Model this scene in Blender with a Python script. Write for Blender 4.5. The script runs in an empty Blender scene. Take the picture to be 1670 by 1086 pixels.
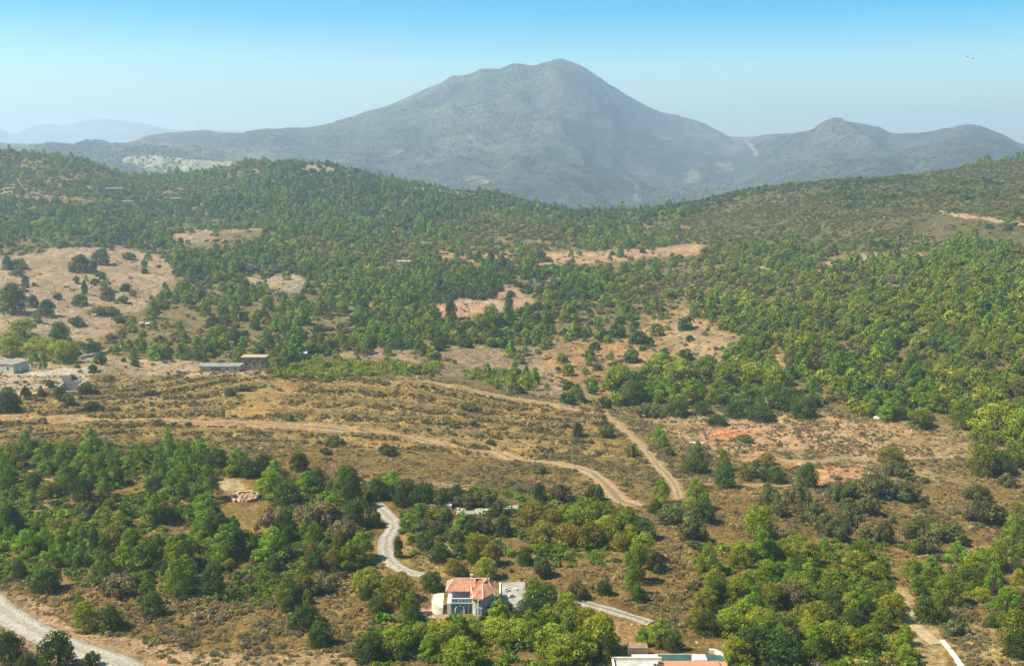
import bpy, bmesh, math, random
import numpy as np
from mathutils import Vector, Matrix

R = math.radians
random.seed(7)
rng = np.random.default_rng(7)
sc = bpy.context.scene
col = sc.collection

# ------------------------------------------------------------------ camera, sky, sun, exposure
FPX, CX, CY = 1790.0, 835.0, 543.0
PITCH = math.atan((CY - 235.0) / FPX)
cam_d = bpy.data.cameras.new('camera')
cam_d.sensor_width = 36.0
cam_d.lens = 36.0 * FPX / 1670.0
cam_d.clip_start = 1.0
cam_d.clip_end = 60000.0
cam = bpy.data.objects.new('camera', cam_d)
col.objects.link(cam)
cam.location = (0, 0, 0)
cam.rotation_euler = (math.pi / 2 - PITCH, 0, 0)
sc.camera = cam

SUN_EL, SUN_AZ = R(52.0), R(-101.0)          # azimuth clockwise from +y
to_sun = Vector((math.sin(SUN_AZ) * math.cos(SUN_EL), math.cos(SUN_AZ) * math.cos(SUN_EL), math.sin(SUN_EL)))
world = bpy.data.worlds.new('World')
sc.world = world
world.use_nodes = True
wn = world.node_tree
wn.nodes.clear()
w_out = wn.nodes.new('ShaderNodeOutputWorld')
w_bg = wn.nodes.new('ShaderNodeBackground')
w_sky = wn.nodes.new('ShaderNodeTexSky')
w_sky.sky_type = 'NISHITA'
w_sky.sun_disc = False
w_sky.sun_elevation = SUN_EL
w_sky.sun_rotation = SUN_AZ % (2 * math.pi)
w_sky.altitude = 100.0
w_sky.air_density = 1.0
w_sky.dust_density = 0.1
w_sky.ozone_density = 1.0
w_bg.inputs['Strength'].default_value = 0.078
w_hs = wn.nodes.new('ShaderNodeHueSaturation')
w_hs.inputs['Saturation'].default_value = 2.5
w_hs.inputs['Hue'].default_value = 0.502
wn.links.new(w_sky.outputs[0], w_hs.inputs['Color'])
wn.links.new(w_hs.outputs[0], w_bg.inputs['Color'])
wn.links.new(w_bg.outputs[0], w_out.inputs['Surface'])

sun_d = bpy.data.lights.new('sun', 'SUN')
sun_d.energy = 4.8
sun_d.angle = R(0.5)
sun_d.color = (1.0, 0.91, 0.74)
sun = bpy.data.objects.new('sun', sun_d)
col.objects.link(sun)
sun.rotation_euler = (-to_sun).to_track_quat('-Z', 'Y').to_euler()
sun.location = (-300, 200, 500)

vs = sc.view_settings
sc.display_settings.display_device = 'sRGB'
vs.view_transform = 'Standard'
vs.look = 'None'
vs.exposure = 1.05
vs.gamma = 1.0
vs.use_curve_mapping = False
sc.render.engine = 'CYCLES'
sc.cycles.max_bounces = 5
sc.cycles.diffuse_bounces = 3
sc.cycles.transmission_bounces = 4
sc.cycles.volume_bounces = 1
sc.cycles.use_denoising = True
sc.cycles.sample_clamp_indirect = 4.0

HAZE_DENSITY = 1.65e-4
HAZE_COLOR = (0.66, 0.86, 1.0)
HAZE_ANISO = 0.3

# ------------------------------------------------------------------ small maths helpers
def slope_of(py):
    return np.tan(np.arctan((CY - py) / FPX) - PITCH)

def dy_of(py):
    return math.cos(PITCH) + (CY - py) / FPX * math.sin(PITCH)

_tab = np.random.default_rng(11).random((256, 256))
def vnoise(x, y):
    x = np.asarray(x, float); y = np.asarray(y, float)
    xi = np.floor(x).astype(int); yi = np.floor(y).astype(int)
    fx = x - xi; fy = y - yi
    fx = fx * fx * (3 - 2 * fx); fy = fy * fy * (3 - 2 * fy)
    a = _tab[xi & 255, yi & 255]; b = _tab[(xi + 1) & 255, yi & 255]
    c = _tab[xi & 255, (yi + 1) & 255]; d = _tab[(xi + 1) & 255, (yi + 1) & 255]
    return (a * (1 - fx) + b * fx) * (1 - fy) + (c * (1 - fx) + d * fx) * fy

def fbm(x, y, octs=4, gain=0.5):
    s = 0.0; a = 1.0; t = 0.0
    for k in range(octs):
        s = s + a * (vnoise(x * 2 ** k + 17.3 * k, y * 2 ** k + 41.7 * k) - 0.5)
        t += a; a *= gain
    return s / t * 2          # about -1..1

def pchip(xk, yk, x):
    xk = np.asarray(xk, float); yk = np.asarray(yk, float)
    h = np.diff(xk); d = np.diff(yk, axis=0)
    hs = h.reshape((-1,) + (1,) * (yk.ndim - 1))
    d = d / hs
    m = np.zeros_like(yk)
    m[0] = d[0]; m[-1] = d[-1]
    prod = d[:-1] * d[1:]
    w1 = 2 * hs[1:] + hs[:-1]; w2 = hs[1:] + 2 * hs[:-1]
    with np.errstate(divide='ignore', invalid='ignore'):
        hm = (w1 + w2) / (w1 / d[:-1] + w2 / d[1:])
    m[1:-1] = np.where(prod > 0, hm, 0)
    x = np.clip(np.asarray(x, float), xk[0], xk[-1])
    i = np.clip(np.searchsorted(xk, x, side='right') - 1, 0, len(h) - 1)
    t = (x - xk[i]) / h[i]
    if yk.ndim > 1:
        t = t.reshape(-1, *([1] * (yk.ndim - 1))); hh = h[i].reshape(t.shape)
    else:
        hh = h[i]
    t2 = t * t; t3 = t2 * t
    return (2 * t3 - 3 * t2 + 1) * yk[i] + (t3 - 2 * t2 + t) * hh * m[i] + (-2 * t3 + 3 * t2) * yk[i + 1] + (t3 - t2) * hh * m[i + 1]

def sstep(a, b, x):
    t = np.clip((x - a) / (b - a), 0, 1)
    return t * t * (3 - 2 * t)

def in_poly(px, py, poly):
    inside = np.zeros(np.shape(px), bool)
    n = len(poly)
    for i in range(n):
        x1, y1 = poly[i]; x2, y2 = poly[(i + 1) % n]
        if y1 == y2:
            continue
        c = ((y1 > py) != (y2 > py)) & (px < (x2 - x1) * (py - y1) / (y2 - y1) + x1)
        inside ^= c
    return inside

# ------------------------------------------------------------------ the lie of the land: survey columns of (distance, angle below the horizon)
COLS = {
    -300: [(130, 1330), (170, 1190), (205, 1090), (235, 1003), (272, 905), (318, 805), (370, 722), (405, 680), (465, 630), (545, 585), (610, 545), (730, 480), (890, 420), (1000, 388), (1150, 348), (1330, 300), (1500, 256)],
    0: [(130, 1330), (170, 1190), (205, 1086), (235, 1000), (272, 900), (318, 800), (370, 720), (405, 682), (465, 632), (545, 588), (610, 545), (730, 480), (890, 420), (1000, 388), (1150, 348), (1330, 298), (1500, 250)],
    130: [(130, 1330), (170, 1190), (205, 1086), (238, 990), (272, 900), (318, 802), (370, 722), (405, 683), (445, 648), (490, 618), (545, 590), (610, 556), (730, 490), (890, 424), (1000, 392), (1150, 352), (1330, 305), (1480, 264)],
    262: [(130, 1330), (170, 1190), (205, 1086), (240, 985), (272, 900), (318, 805), (370, 728), (405, 686), (440, 652), (470, 628), (490, 613), (545, 598), (600, 565), (700, 510), (850, 445), (950, 415), (1080, 388), (1200, 360), (1350, 325), (1500, 300), (1600, 289)],
    400: [(130, 1330), (170, 1190), (205, 1086), (240, 985), (275, 895), (318, 805), (365, 735), (410, 690), (450, 640), (485, 608), (540, 600), (620, 560), (720, 505), (860, 450), (1000, 405), (1150, 370), (1300, 330), (1500, 290), (1620, 272)],
    510: [(130, 1330), (170, 1190), (205, 1086), (240, 985), (275, 893), (316, 808), (362, 745), (410, 697), (452, 645), (488, 610), (535, 603), (600, 572), (720, 508), (860, 452), (1000, 408), (1150, 368), (1300, 330), (1480, 288), (1600, 268)],
    650: [(130, 1330), (170, 1190), (205, 1086), (240, 985), (275, 890), (315, 812), (358, 758), (408, 708), (455, 652), (490, 614), (530, 608), (570, 590), (640, 550), (740, 500), (870, 450), (1000, 410), (1150, 372), (1300, 338), (1500, 298)],
    835: [(130, 1330), (170, 1190), (205, 1086), (240, 980), (275, 890), (310, 820), (350, 775), (400, 730), (440, 690), (475, 655), (500, 638), (540, 630), (590, 592), (650, 552), (740, 500), (860, 452), (980, 417), (1100, 388), (1250, 357), (1400, 326), (1430, 322)],
    960: [(130, 1330), (170, 1190), (205, 1086), (240, 982), (275, 890), (310, 825), (347, 782), (395, 737), (435, 700), (472, 667), (510, 643), (560, 606), (620, 565), (700, 518), (800, 475), (920, 435), (1020, 410), (1120, 385), (1300, 355), (1380, 349)],
    1050: [(130, 1330), (170, 1190), (205, 1086), (240, 985), (275, 892), (310, 830), (345, 790), (390, 745), (430, 710), (470, 680), (520, 640), (570, 600), (630, 560), (700, 520), (800, 475), (900, 440), (1000, 412), (1120, 382), (1300, 352), (1360, 347)],
    1250: [(130, 1330), (170, 1190), (205, 1086), (240, 990), (275, 905), (312, 835), (345, 790), (380, 755), (420, 715), (450, 690), (500, 640), (560, 585), (620, 545), (700, 500), (800, 455), (900, 425), (1000, 395), (1150, 350), (1300, 315), (1360, 308)],
    1450: [(130, 1330), (170, 1190), (205, 1086), (240, 1000), (275, 920), (312, 855), (345, 800), (385, 755), (430, 705), (470, 665), (520, 610), (570, 560), (640, 500), (720, 465), (820, 425), (950, 380), (1100, 335), (1250, 295), (1350, 285)],
    1670: [(130, 1330), (170, 1190), (205, 1086), (240, 1005), (275, 935), (312, 865), (345, 810), (385, 755), (430, 700), (480, 640), (530, 580), (590, 520), (660, 465), (750, 420), (880, 370), (1000, 335), (1150, 295), (1300, 266)],
    1990: [(130, 1330), (170, 1190), (205, 1086), (240, 1010), (275, 940), (312, 870), (345, 815), (385, 755), (430, 695), (480, 630), (530, 565), (590, 500), (660, 445), (750, 400), (880, 350), (1000, 315), (1150, 275), (1300, 245)],
}
Y_S = np.exp(np.linspace(math.log(130), math.log(2500), 420))
_cp = sorted(COLS)
_G = []
for c in _cp:
    k = list(COLS[c]); yr, pr = k[-1]
    k += [(yr + 60, pr + 3), (yr + 260, pr + 45), (yr + 520, pr + 75), (2500, pr + 105)]
    _G.append(pchip([a for a, b in k], [b for a, b in k], Y_S))
PX_S = np.arange(-300, 1991, 5.0)
PG = pchip(_cp, np.array(_G), PX_S)          # angle row as a function of bearing and distance
def P_at(px, Y):
    a = np.clip((px + 300) / 5.0, 0, len(PX_S) - 1.001)
    b = np.clip((np.log(np.maximum(Y, 130)) - math.log(130)) / (math.log(2500) - math.log(130)) * 419, 0, 418.999)
    i = a.astype(int); j = b.astype(int); fa = a - i; fb = b - j
    return (PG[i, j] * (1 - fa) + PG[i + 1, j] * fa) * (1 - fb) + (PG[i, j + 1] * (1 - fa) + PG[i + 1, j + 1] * fa) * fb

def base_pp(t, Y):
    py = np.full(np.shape(t), 500.0)
    for _ in range(4):
        px = CX + FPX * t * dy_of(py)
        py = P_at(px, Y)
    return px, py

rows = [132.0]
while rows[-1] < 2480:
    y = rows[-1]
    rows.append(y + max(0.35, 0.0026 * y * (y / 300) ** 0.62))
YR = np.array(rows)
T0, T1, NT = -0.66, 0.66, 800
TC = np.linspace(T0, T1, NT)
TT, YY = np.meshgrid(TC, YR)
GPX, GPY = base_pp(TT, YY)
GX = TT * YY
Z0 = YY * slope_of(GPY)
# relief: knolls further out, rough ground and terrace steps close by
rough = 0.95 * fbm(GX / 12, YY / 12, 5, 0.6) * np.clip(YY / 350, 0.6, 3)
knoll = 7.0 * fbm(GX / 120 + 5, YY / 120, 3) * sstep(560, 900, YY)
hillm = sstep(372, 395, YY) * (1 - sstep(485, 500, YY)) * (1 - sstep(0.07, 0.13, TT))
ter_ph = (YY + 0.0014 * (GX + 45) ** 2 + 12 * fbm(GX / 60, YY / 60, 2)) / 15.0
terr = (ter_ph - np.floor(ter_ph))
terr = np.where(terr < 0.75, -terr / 0.75, (terr - 0.75) / 0.25 - 1) * 1.9 * hillm
gully = -0.8 * np.abs(fbm(GX / 26 + 9, YY / 40, 3)) * sstep(210, 240, YY)
GZ = Z0 + rough + knoll + terr + gully
NR = len(YR)

def ground_z(x, y):
    x = np.asarray(x, float); y = np.asarray(y, float)
    a = np.clip((x / y - T0) / (T1 - T0) * (NT - 1), 0, NT - 1.001)
    j = np.clip(np.searchsorted(YR, y) - 1, 0, NR - 2)
    fb = np.clip((y - YR[j]) / (YR[j + 1] - YR[j]), 0, 1)
    i = a.astype(int); fa = a - i
    return (GZ[j, i] * (1 - fa) + GZ[j, i + 1] * fa) * (1 - fb) + (GZ[j + 1, i] * (1 - fa) + GZ[j + 1, i + 1] * fa) * fb

_YH = np.exp(np.linspace(math.log(150), math.log(1700), 1500))
def hit(px, py):
    """first point of the ground on the line of sight with that bearing and angle"""
    t = (px - CX) / FPX / dy_of(py)
    s = slope_of(py)
    z = ground_z(t * _YH, _YH)
    k = np.nonzero(z >= s * _YH)[0]
    if len(k) == 0:
        y = 1600.0
    else:
        k = k[0]
        if k == 0:
            y = _YH[0]
        else:
            e0 = z[k - 1] - s * _YH[k - 1]; e1 = z[k] - s * _YH[k]
            y = _YH[k - 1] + (_YH[k] - _YH[k - 1]) * (-e0 / (e1 - e0))
    return Vector((t * y, y, float(ground_z(t * y, y))))

def px_of(x, y, z):
    t = np.asarray(x) / y
    py = CY - FPX * np.tan(np.arctan(np.asarray(z) / y) + PITCH)
    return CX + FPX * t * dy_of(py), py

# ------------------------------------------------------------------ ground cover zones (soil colour, share of trees, share of scrub)
BROWN = (0.200, 0.142, 0.054); FLOOR = (0.175, 0.140, 0.060); EARTH = (0.190, 0.126, 0.048)
PALE = (0.32, 0.235, 0.145); ORANGE = (0.42, 0.24, 0.125); RED = (0.46, 0.215, 0.105); STONE = (0.55, 0.48, 0.37)
ZONES = [   # polygon, colour, trees, scrub
    ([(-400, 700), (2100, 690), (2100, 1500), (-400, 1500)], EARTH, 0.0, 1.0),
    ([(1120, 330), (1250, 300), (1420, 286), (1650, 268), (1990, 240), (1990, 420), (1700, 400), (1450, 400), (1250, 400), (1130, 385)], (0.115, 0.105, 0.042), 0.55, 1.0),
    ([(1080, 640), (1330, 660), (1480, 690), (1700, 700), (2100, 700), (2100, 800), (1700, 790), (1100, 780)], (0.25, 0.19, 0.095), 0.0, 0.9),
    ([(-400, 600), (130, 615), (250, 600), (430, 608), (560, 610), (660, 612), (760, 625), (880, 650), (985, 680), (1050, 720), (1112, 815), (1040, 832), (1000, 800), (900, 782), (800, 772), (700, 762), (560, 748), (400, 738), (300, 735), (150, 715), (0, 712), (-400, 712)], BROWN, 0.0, 0.72),
    ([(540, 566), (700, 570), (870, 560), (900, 600), (960, 640), (985, 672), (880, 645), (760, 612), (600, 598), (540, 590)], (0.26, 0.19, 0.115), 0.22, 1.0),
    ([(880, 545), (1000, 560), (1050, 520), (1110, 500), (1165, 530), (1220, 555), (1225, 600), (1100, 580), (1020, 600), (985, 660), (900, 610)], (0.30, 0.195, 0.095), 0.30, 1.0),
    ([(1070, 545), (1110, 506), (1165, 532), (1215, 556), (1222, 600), (1180, 590), (1100, 566)], (0.33, 0.235, 0.13), 0.14, 0.9),
    ([(960, 565), (1010, 560), (1050, 575), (1090, 590), (1070, 598), (1000, 580)], ORANGE, 0.03, 0.3),
    ([(1035, 660), (1140, 672), (1330, 676), (1480, 692), (1560, 720), (1640, 728), (1640, 745), (1470, 748), (1330, 730), (1230, 745), (1120, 730), (1060, 700)], (0.40, 0.265, 0.15), 0.0, 0.38),
    ([(1140, 705), (1180, 697), (1235, 698), (1260, 706), (1215, 716), (1150, 718)], RED, 0.0, 0.1),
    ([(1320, 772), (1350, 765), (1410, 766), (1408, 780), (1370, 790), (1325, 786)], ORANGE, 0.0, 0.1),
    ([(1250, 738), (1330, 752), (1380, 765), (1300, 757), (1210, 748)], ORANGE, 0.0, 0.1),
    ([(1255, 590), (1275, 555), (1268, 610)], ORANGE, 0.0, 0.2),
    ([(0, 424), (70, 410), (150, 402), (215, 405), (292, 434), (296, 455), (262, 482), (215, 512), (190, 532), (150, 556), (60, 545), (-60, 530), (-300, 520), (-300, 440)], PALE, 0.012, 0.12),
    ([(282, 382), (350, 378), (432, 376), (434, 384), (350, 386), (345, 402), (290, 402)], PALE, 0.06, 0.2),
    ([(395, 449), (500, 447), (498, 470), (480, 476), (405, 464)], (0.36, 0.28, 0.18), 0.08, 0.3),
    ([(876, 409), (1020, 406), (1060, 404), (1140, 399), (1148, 415), (1060, 424), (940, 431), (880, 431)], (0.40, 0.265, 0.15), 0.05, 0.2),
    ([(712, 409), (740, 408), (835, 409), (835, 424), (740, 424), (715, 422)], ORANGE, 0.3, 0.4),
    ([(705, 500), (740, 489), (805, 486), (820, 468), (862, 472), (860, 492), (838, 508), (790, 522), (720, 515)], (0.40, 0.26, 0.165), 0.03, 0.3),
    ([(130, 574), (330, 590), (432, 598), (432, 614), (200, 612), (120, 616)], (0.36, 0.27, 0.165), 0.05, 0.3),
    ([(-300, 616), (0, 612), (105, 600), (150, 604), (135, 622), (90, 636), (0, 655), (-300, 670)], STONE, 0.0, 0.12),
    ([(-300, 580), (0, 582), (85, 585), (105, 600), (0, 614), (-300, 616)], (0.43, 0.325, 0.175), 0.06, 0.25),
    ([(395, 640), (440, 622), (480, 626), (470, 645), (445, 668), (410, 684), (370, 682), (390, 660)], (0.37, 0.215, 0.085), 0.0, 0.08),
    ([(560, 708), (680, 722), (690, 732), (600, 728), (530, 716)], (0.33, 0.20, 0.085), 0.0, 0.2),
    ([(690, 690), (840, 712), (900, 735), (800, 725), (700, 706)], (0.30, 0.205, 0.09), 0.0, 0.3),
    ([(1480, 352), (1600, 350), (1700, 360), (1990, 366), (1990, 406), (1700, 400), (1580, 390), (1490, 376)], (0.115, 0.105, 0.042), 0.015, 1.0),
    ([(1322, 432), (1360, 420), (1440, 407), (1512, 410), (1508, 418), (1440, 419), (1380, 428), (1325, 445)], (0.40, 0.29, 0.18), 0.2, 0.4),
    ([(1225, 436), (1260, 432), (1305, 450), (1300, 460), (1250, 452)], (0.40, 0.33, 0.25), 0.25, 0.5),
    ([(1420, 465), (1480, 458), (1500, 466), (1440, 474)], (0.40, 0.36, 0.29), 0.25, 0.5),
    ([(495, 264), (560, 268), (580, 285), (500, 282)], (0.33, 0.27, 0.15), 0.3, 0.6),
    ([(630, 370), (720, 378), (728, 400), (690, 395), (640, 380)], (0.24, 0.17, 0.10), 0.35, 0.5),
    ([(0, 300), (90, 290), (110, 330), (0, 335)], (0.24, 0.18, 0.10), 0.5, 0.5),
    ([(-300, 940), (0, 958), (40, 990), (130, 1030), (260, 1050), (420, 1065), (520, 1060), (560, 1110), (300, 1110), (-300, 1110)], (0.34, 0.235, 0.135), 0.0, 0.3),
    ([(985, 1010), (1060, 1015), (1070, 1060), (1010, 1075), (980, 1050)], (0.32, 0.21, 0.10), 0.0, 0.25),
    ([(1430, 930), (1470, 950), (1530, 1060), (1540, 1110), (1480, 1110), (1450, 1010)], (0.35, 0.26, 0.135), 0.0, 0.3),
    ([(1540, 1040), (1600, 1015), (1670, 1030), (1700, 1110), (1560, 1110)], (0.30, 0.225, 0.105), 0.0, 0.6),
    ([(1600, 895), (1680, 880), (1680, 920), (1600, 915)], (0.34, 0.25, 0.14), 0.0, 0.4),
    ([(660, 870), (700, 880), (760, 930), (700, 935), (670, 905)], (0.33, 0.23, 0.12), 0.0, 0.5),
    ([(700, 788), (760, 790), (800, 800), (760, 812), (705, 806)], (0.38, 0.24, 0.13), 0.0, 0.3),
    ([(40, 770), (110, 770), (90, 860), (40, 860)], (0.33, 0.22, 0.13), 0.0, 0.5),
    ([(355, 780), (400, 778), (412, 800), (360, 808)], (0.42, 0.32, 0.19), 0.0, 0.05),
    ([(680, 985), (740, 985), (775, 1008), (720, 1012), (690, 1004)], (0.46, 0.33, 0.24), 0.0, 0.05),
]
TRACKS = {  # bearing/angle points and half width in metres
    'main_track': ([(-200, 668), (0, 677), (110, 681), (300, 685), (430, 690), (560, 702), (700, 722), (820, 741), (920, 757), (970, 775), (995, 798), (1010, 815), (1040, 826)], 2.3, (0.43, 0.285, 0.155)),
    'crest_track': ([(640, 626), (700, 622), (760, 632), (830, 648), (930, 668), (1000, 686), (1035, 715), (1070, 755), (1100, 790), (1108, 815)], 1.4, (0.40, 0.275, 0.15)),
    'terrace_track': ([(1150, 790), (1220, 792), (1300, 790)], 1.3, (0.38, 0.29, 0.17)),
    'field_track': ([(1215, 742), (1300, 752), (1400, 748), (1500, 748), (1620, 745)], 1.2, (0.37, 0.27, 0.155)),
}
def track_points(pts, n=160):
    P = np.array([hit(a, b)[:] for a, b in pts])
    d = np.r_[0, np.cumsum(np.hypot(*np.diff(P[:, :2], axis=0).T))]
    u = np.linspace(0, d[-1], n)
    return np.c_[pchip(d, P[:, 0], u), pchip(d, P[:, 1], u)]

def zone_of(x, y, px, py):
    """index of the zone for each point, edges broken up by noise"""
    amp = FPX * 5.0 / y
    wx = px + amp * fbm(x / 16, y / 16, 3) * 1.6
    wy = py + amp * fbm(x / 16 + 31, y / 16 + 7, 3) * 0.45
    z = np.full(np.shape(px), -1)
    for k, (poly, c, tr, sh) in enumerate(ZONES):
        z[in_poly(wx, wy, poly)] = k
    return z

# ------------------------------------------------------------------ materials
def nodes_of(name):
    m = bpy.data.materials.new(name)
    m.use_nodes = True
    nt = m.node_tree
    b = nt.nodes['Principled BSDF']
    return m, nt, b

def mat(name, c, rough=0.8, var=0.25, scale=3.0, bump=0.0, spec=0.3, tint=None):
    m, nt, b = nodes_of(name)
    tc = nt.nodes.new('ShaderNodeTexCoord')
    no = nt.nodes.new('ShaderNodeTexNoise')
    no.inputs['Scale'].default_value = scale
    no.inputs['Detail'].default_value = 6
    nt.links.new(tc.outputs['Object'], no.inputs['Vector'])
    mx = nt.nodes.new('ShaderNodeMix'); mx.data_type = 'RGBA'
    t2 = tint or tuple(v * (1 - var) for v in c)
    mx.inputs[6].default_value = (*[min(1, v * (1 + var * 0.5)) for v in c], 1)
    mx.inputs[7].default_value = (*t2, 1)
    rp = nt.nodes.new('ShaderNodeMapRange')
    rp.inputs[1].default_value = 0.35; rp.inputs[2].default_value = 0.68
    nt.links.new(no.outputs['Fac'], rp.inputs[0])
    nt.links.new(rp.outputs[0], mx.inputs[0])
    nt.links.new(mx.outputs[2], b.inputs['Base Color'])
    b.inputs['Roughness'].default_value = rough
    b.inputs['Specular IOR Level'].default_value = spec
    if bump:
        bp = nt.nodes.new('ShaderNodeBump'); bp.inputs['Strength'].default_value = bump
        nt.links.new(no.outputs['Fac'], bp.inputs['Height'])
        nt.links.new(bp.outputs[0], b.inputs['Normal'])
    return m

def ground_mat(name, fine=0.9, mid=0.12, bump=0.6, amount=0.55):
    m, nt, b = nodes_of(name)
    at = nt.nodes.new('ShaderNodeAttribute'); at.attribute_name = 'soil'
    geo = nt.nodes.new('ShaderNodeNewGeometry')
    acc = None
    facs = []
    for sca, det, lo, hi in ((fine, 5, 1 - amount, 1 + amount), (mid, 5, 1 - amount * 0.6, 1 + amount * 0.6)):
        no = nt.nodes.new('ShaderNodeTexNoise')
        no.inputs['Scale'].default_value = sca; no.inputs['Detail'].default_value = det
        no.inputs['Roughness'].default_value = 0.65
        nt.links.new(geo.outputs['Position'], no.inputs['Vector'])
        mr = nt.nodes.new('ShaderNodeMapRange')
        mr.inputs[1].default_value = 0.32; mr.inputs[2].default_value = 0.68
        mr.inputs[3].default_value = lo; mr.inputs[4].default_value = hi
        nt.links.new(no.outputs['Fac'], mr.inputs[0])
        facs.append((no, mr))
    mul = nt.nodes.new('ShaderNodeMath'); mul.operation = 'MULTIPLY'
    nt.links.new(facs[0][1].outputs[0], mul.inputs[0]); nt.links.new(facs[1][1].outputs[0], mul.inputs[1])
    sc_ = nt.nodes.new('ShaderNodeVectorMath'); sc_.operation = 'SCALE'
    nt.links.new(at.outputs['Color'], sc_.inputs[0]); nt.links.new(mul.outputs[0], sc_.inputs['Scale'])
    nt.links.new(sc_.outputs[0], b.inputs['Base Color'])
    b.inputs['Roughness'].default_value = 0.95
    b.inputs['Specular IOR Level'].default_value = 0.1
    bp = nt.nodes.new('ShaderNodeBump'); bp.inputs['Strength'].default_value = bump
    bp.inputs['Distance'].default_value = 0.4 / fine
    nt.links.new(facs[0][0].outputs['Fac'], bp.inputs['Height'])
    nt.links.new(bp.outputs[0], b.inputs['Normal'])
    return m

def leaf_mat(name, c, var=0.3, trans=0.3):
    """foliage: colour differs from plant to plant (object random) and from leaf to leaf (attribute)"""
    m, nt, b = nodes_of(name)
    out = nt.nodes['Material Output']
    oi = nt.nodes.new('ShaderNodeObjectInfo')
    at = nt.nodes.new('ShaderNodeAttribute'); at.attribute_name = 'leaf'
    hsv = nt.nodes.new('ShaderNodeHueSaturation')
    hsv.inputs['Color'].default_value = (*c, 1)
    hr = nt.nodes.new('ShaderNodeMapRange'); hr.inputs[3].default_value = 0.475; hr.inputs[4].default_value = 0.515
    nt.links.new(oi.outputs['Random'], hr.inputs[0]); nt.links.new(hr.outputs[0], hsv.inputs['Hue'])
    m1 = nt.nodes.new('ShaderNodeMath'); m1.operation = 'MULTIPLY'; m1.inputs[1].default_value = 7.31
    m2 = nt.nodes.new('ShaderNodeMath'); m2.operation = 'FRACT'
    nt.links.new(oi.outputs['Random'], m1.inputs[0]); nt.links.new(m1.outputs[0], m2.inputs[0])
    vr = nt.nodes.new('ShaderNodeMapRange'); vr.inputs[3].default_value = 1 - var; vr.inputs[4].default_value = 1 + var
    nt.links.new(m2.outputs[0], vr.inputs[0])
    mm = nt.nodes.new('ShaderNodeMath'); mm.operation = 'MULTIPLY'
    nt.links.new(vr.outputs[0], mm.inputs[0]); nt.links.new(at.outputs['Fac'], mm.inputs[1])
    nt.links.new(mm.outputs[0], hsv.inputs['Value'])
    nt.links.new(hsv.outputs[0], b.inputs['Base Color'])
    b.inputs['Roughness'].default_value = 0.75
    b.inputs['Specular IOR Level'].default_value = 0.15
    tr = nt.nodes.new('ShaderNodeBsdfTranslucent')
    nt.links.new(hsv.outputs[0], tr.inputs['Color'])
    mix = nt.nodes.new('ShaderNodeMixShader'); mix.inputs[0].default_value = trans
    nt.links.new(b.outputs[0], mix.inputs[1]); nt.links.new(tr.outputs[0], mix.inputs[2])
    nt.links.new(mix.outputs[0], out.inputs['Surface'])
    return m

# ------------------------------------------------------------------ mesh helpers
def tag(o, label=None, cat=None, group=None, kind=None):
    if label: o['label'] = label
    if cat: o['category'] = cat
    if group: o['group'] = group
    if kind: o['kind'] = kind
    return o

def np_mesh(name, V, F, m=None, smooth=False, attrs=None):
    me = bpy.data.meshes.new(name)
    V = np.asarray(V, np.float32); F = np.asarray(F, np.int32)
    me.vertices.add(len(V)); me.vertices.foreach_set('co', V.ravel())
    k = F.shape[1]
    me.loops.add(F.size); me.loops.foreach_set('vertex_index', F.ravel())
    me.polygons.add(len(F)); me.polygons.foreach_set('loop_start', np.arange(0, F.size, k, dtype=np.int32))
    me.polygons.foreach_set('use_smooth', np.full(len(F), smooth))
    for an, (dom, tp, data) in (attrs or {}).items():
        a = me.attributes.new(an, tp, dom)
        a.data.foreach_set('color' if 'COLOR' in tp else ('vector' if tp == 'FLOAT_VECTOR' else 'value'), np.asarray(data).ravel())
    me.update(calc_edges=True); me.validate()
    if m: me.materials.append(m)
    return me

def link(name, me, parent=None, loc=None):
    o = bpy.data.objects.new(name, me)
    col.objects.link(o)
    if parent: o.parent = parent
    if loc is not None: o.location = loc
    return o

def grid_faces(nr, nc):
    i = np.arange(nr - 1)[:, None] * nc + np.arange(nc - 1)[None, :]
    i = i.ravel()
    return np.c_[i, i + 1, i + nc + 1, i + nc]

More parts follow.
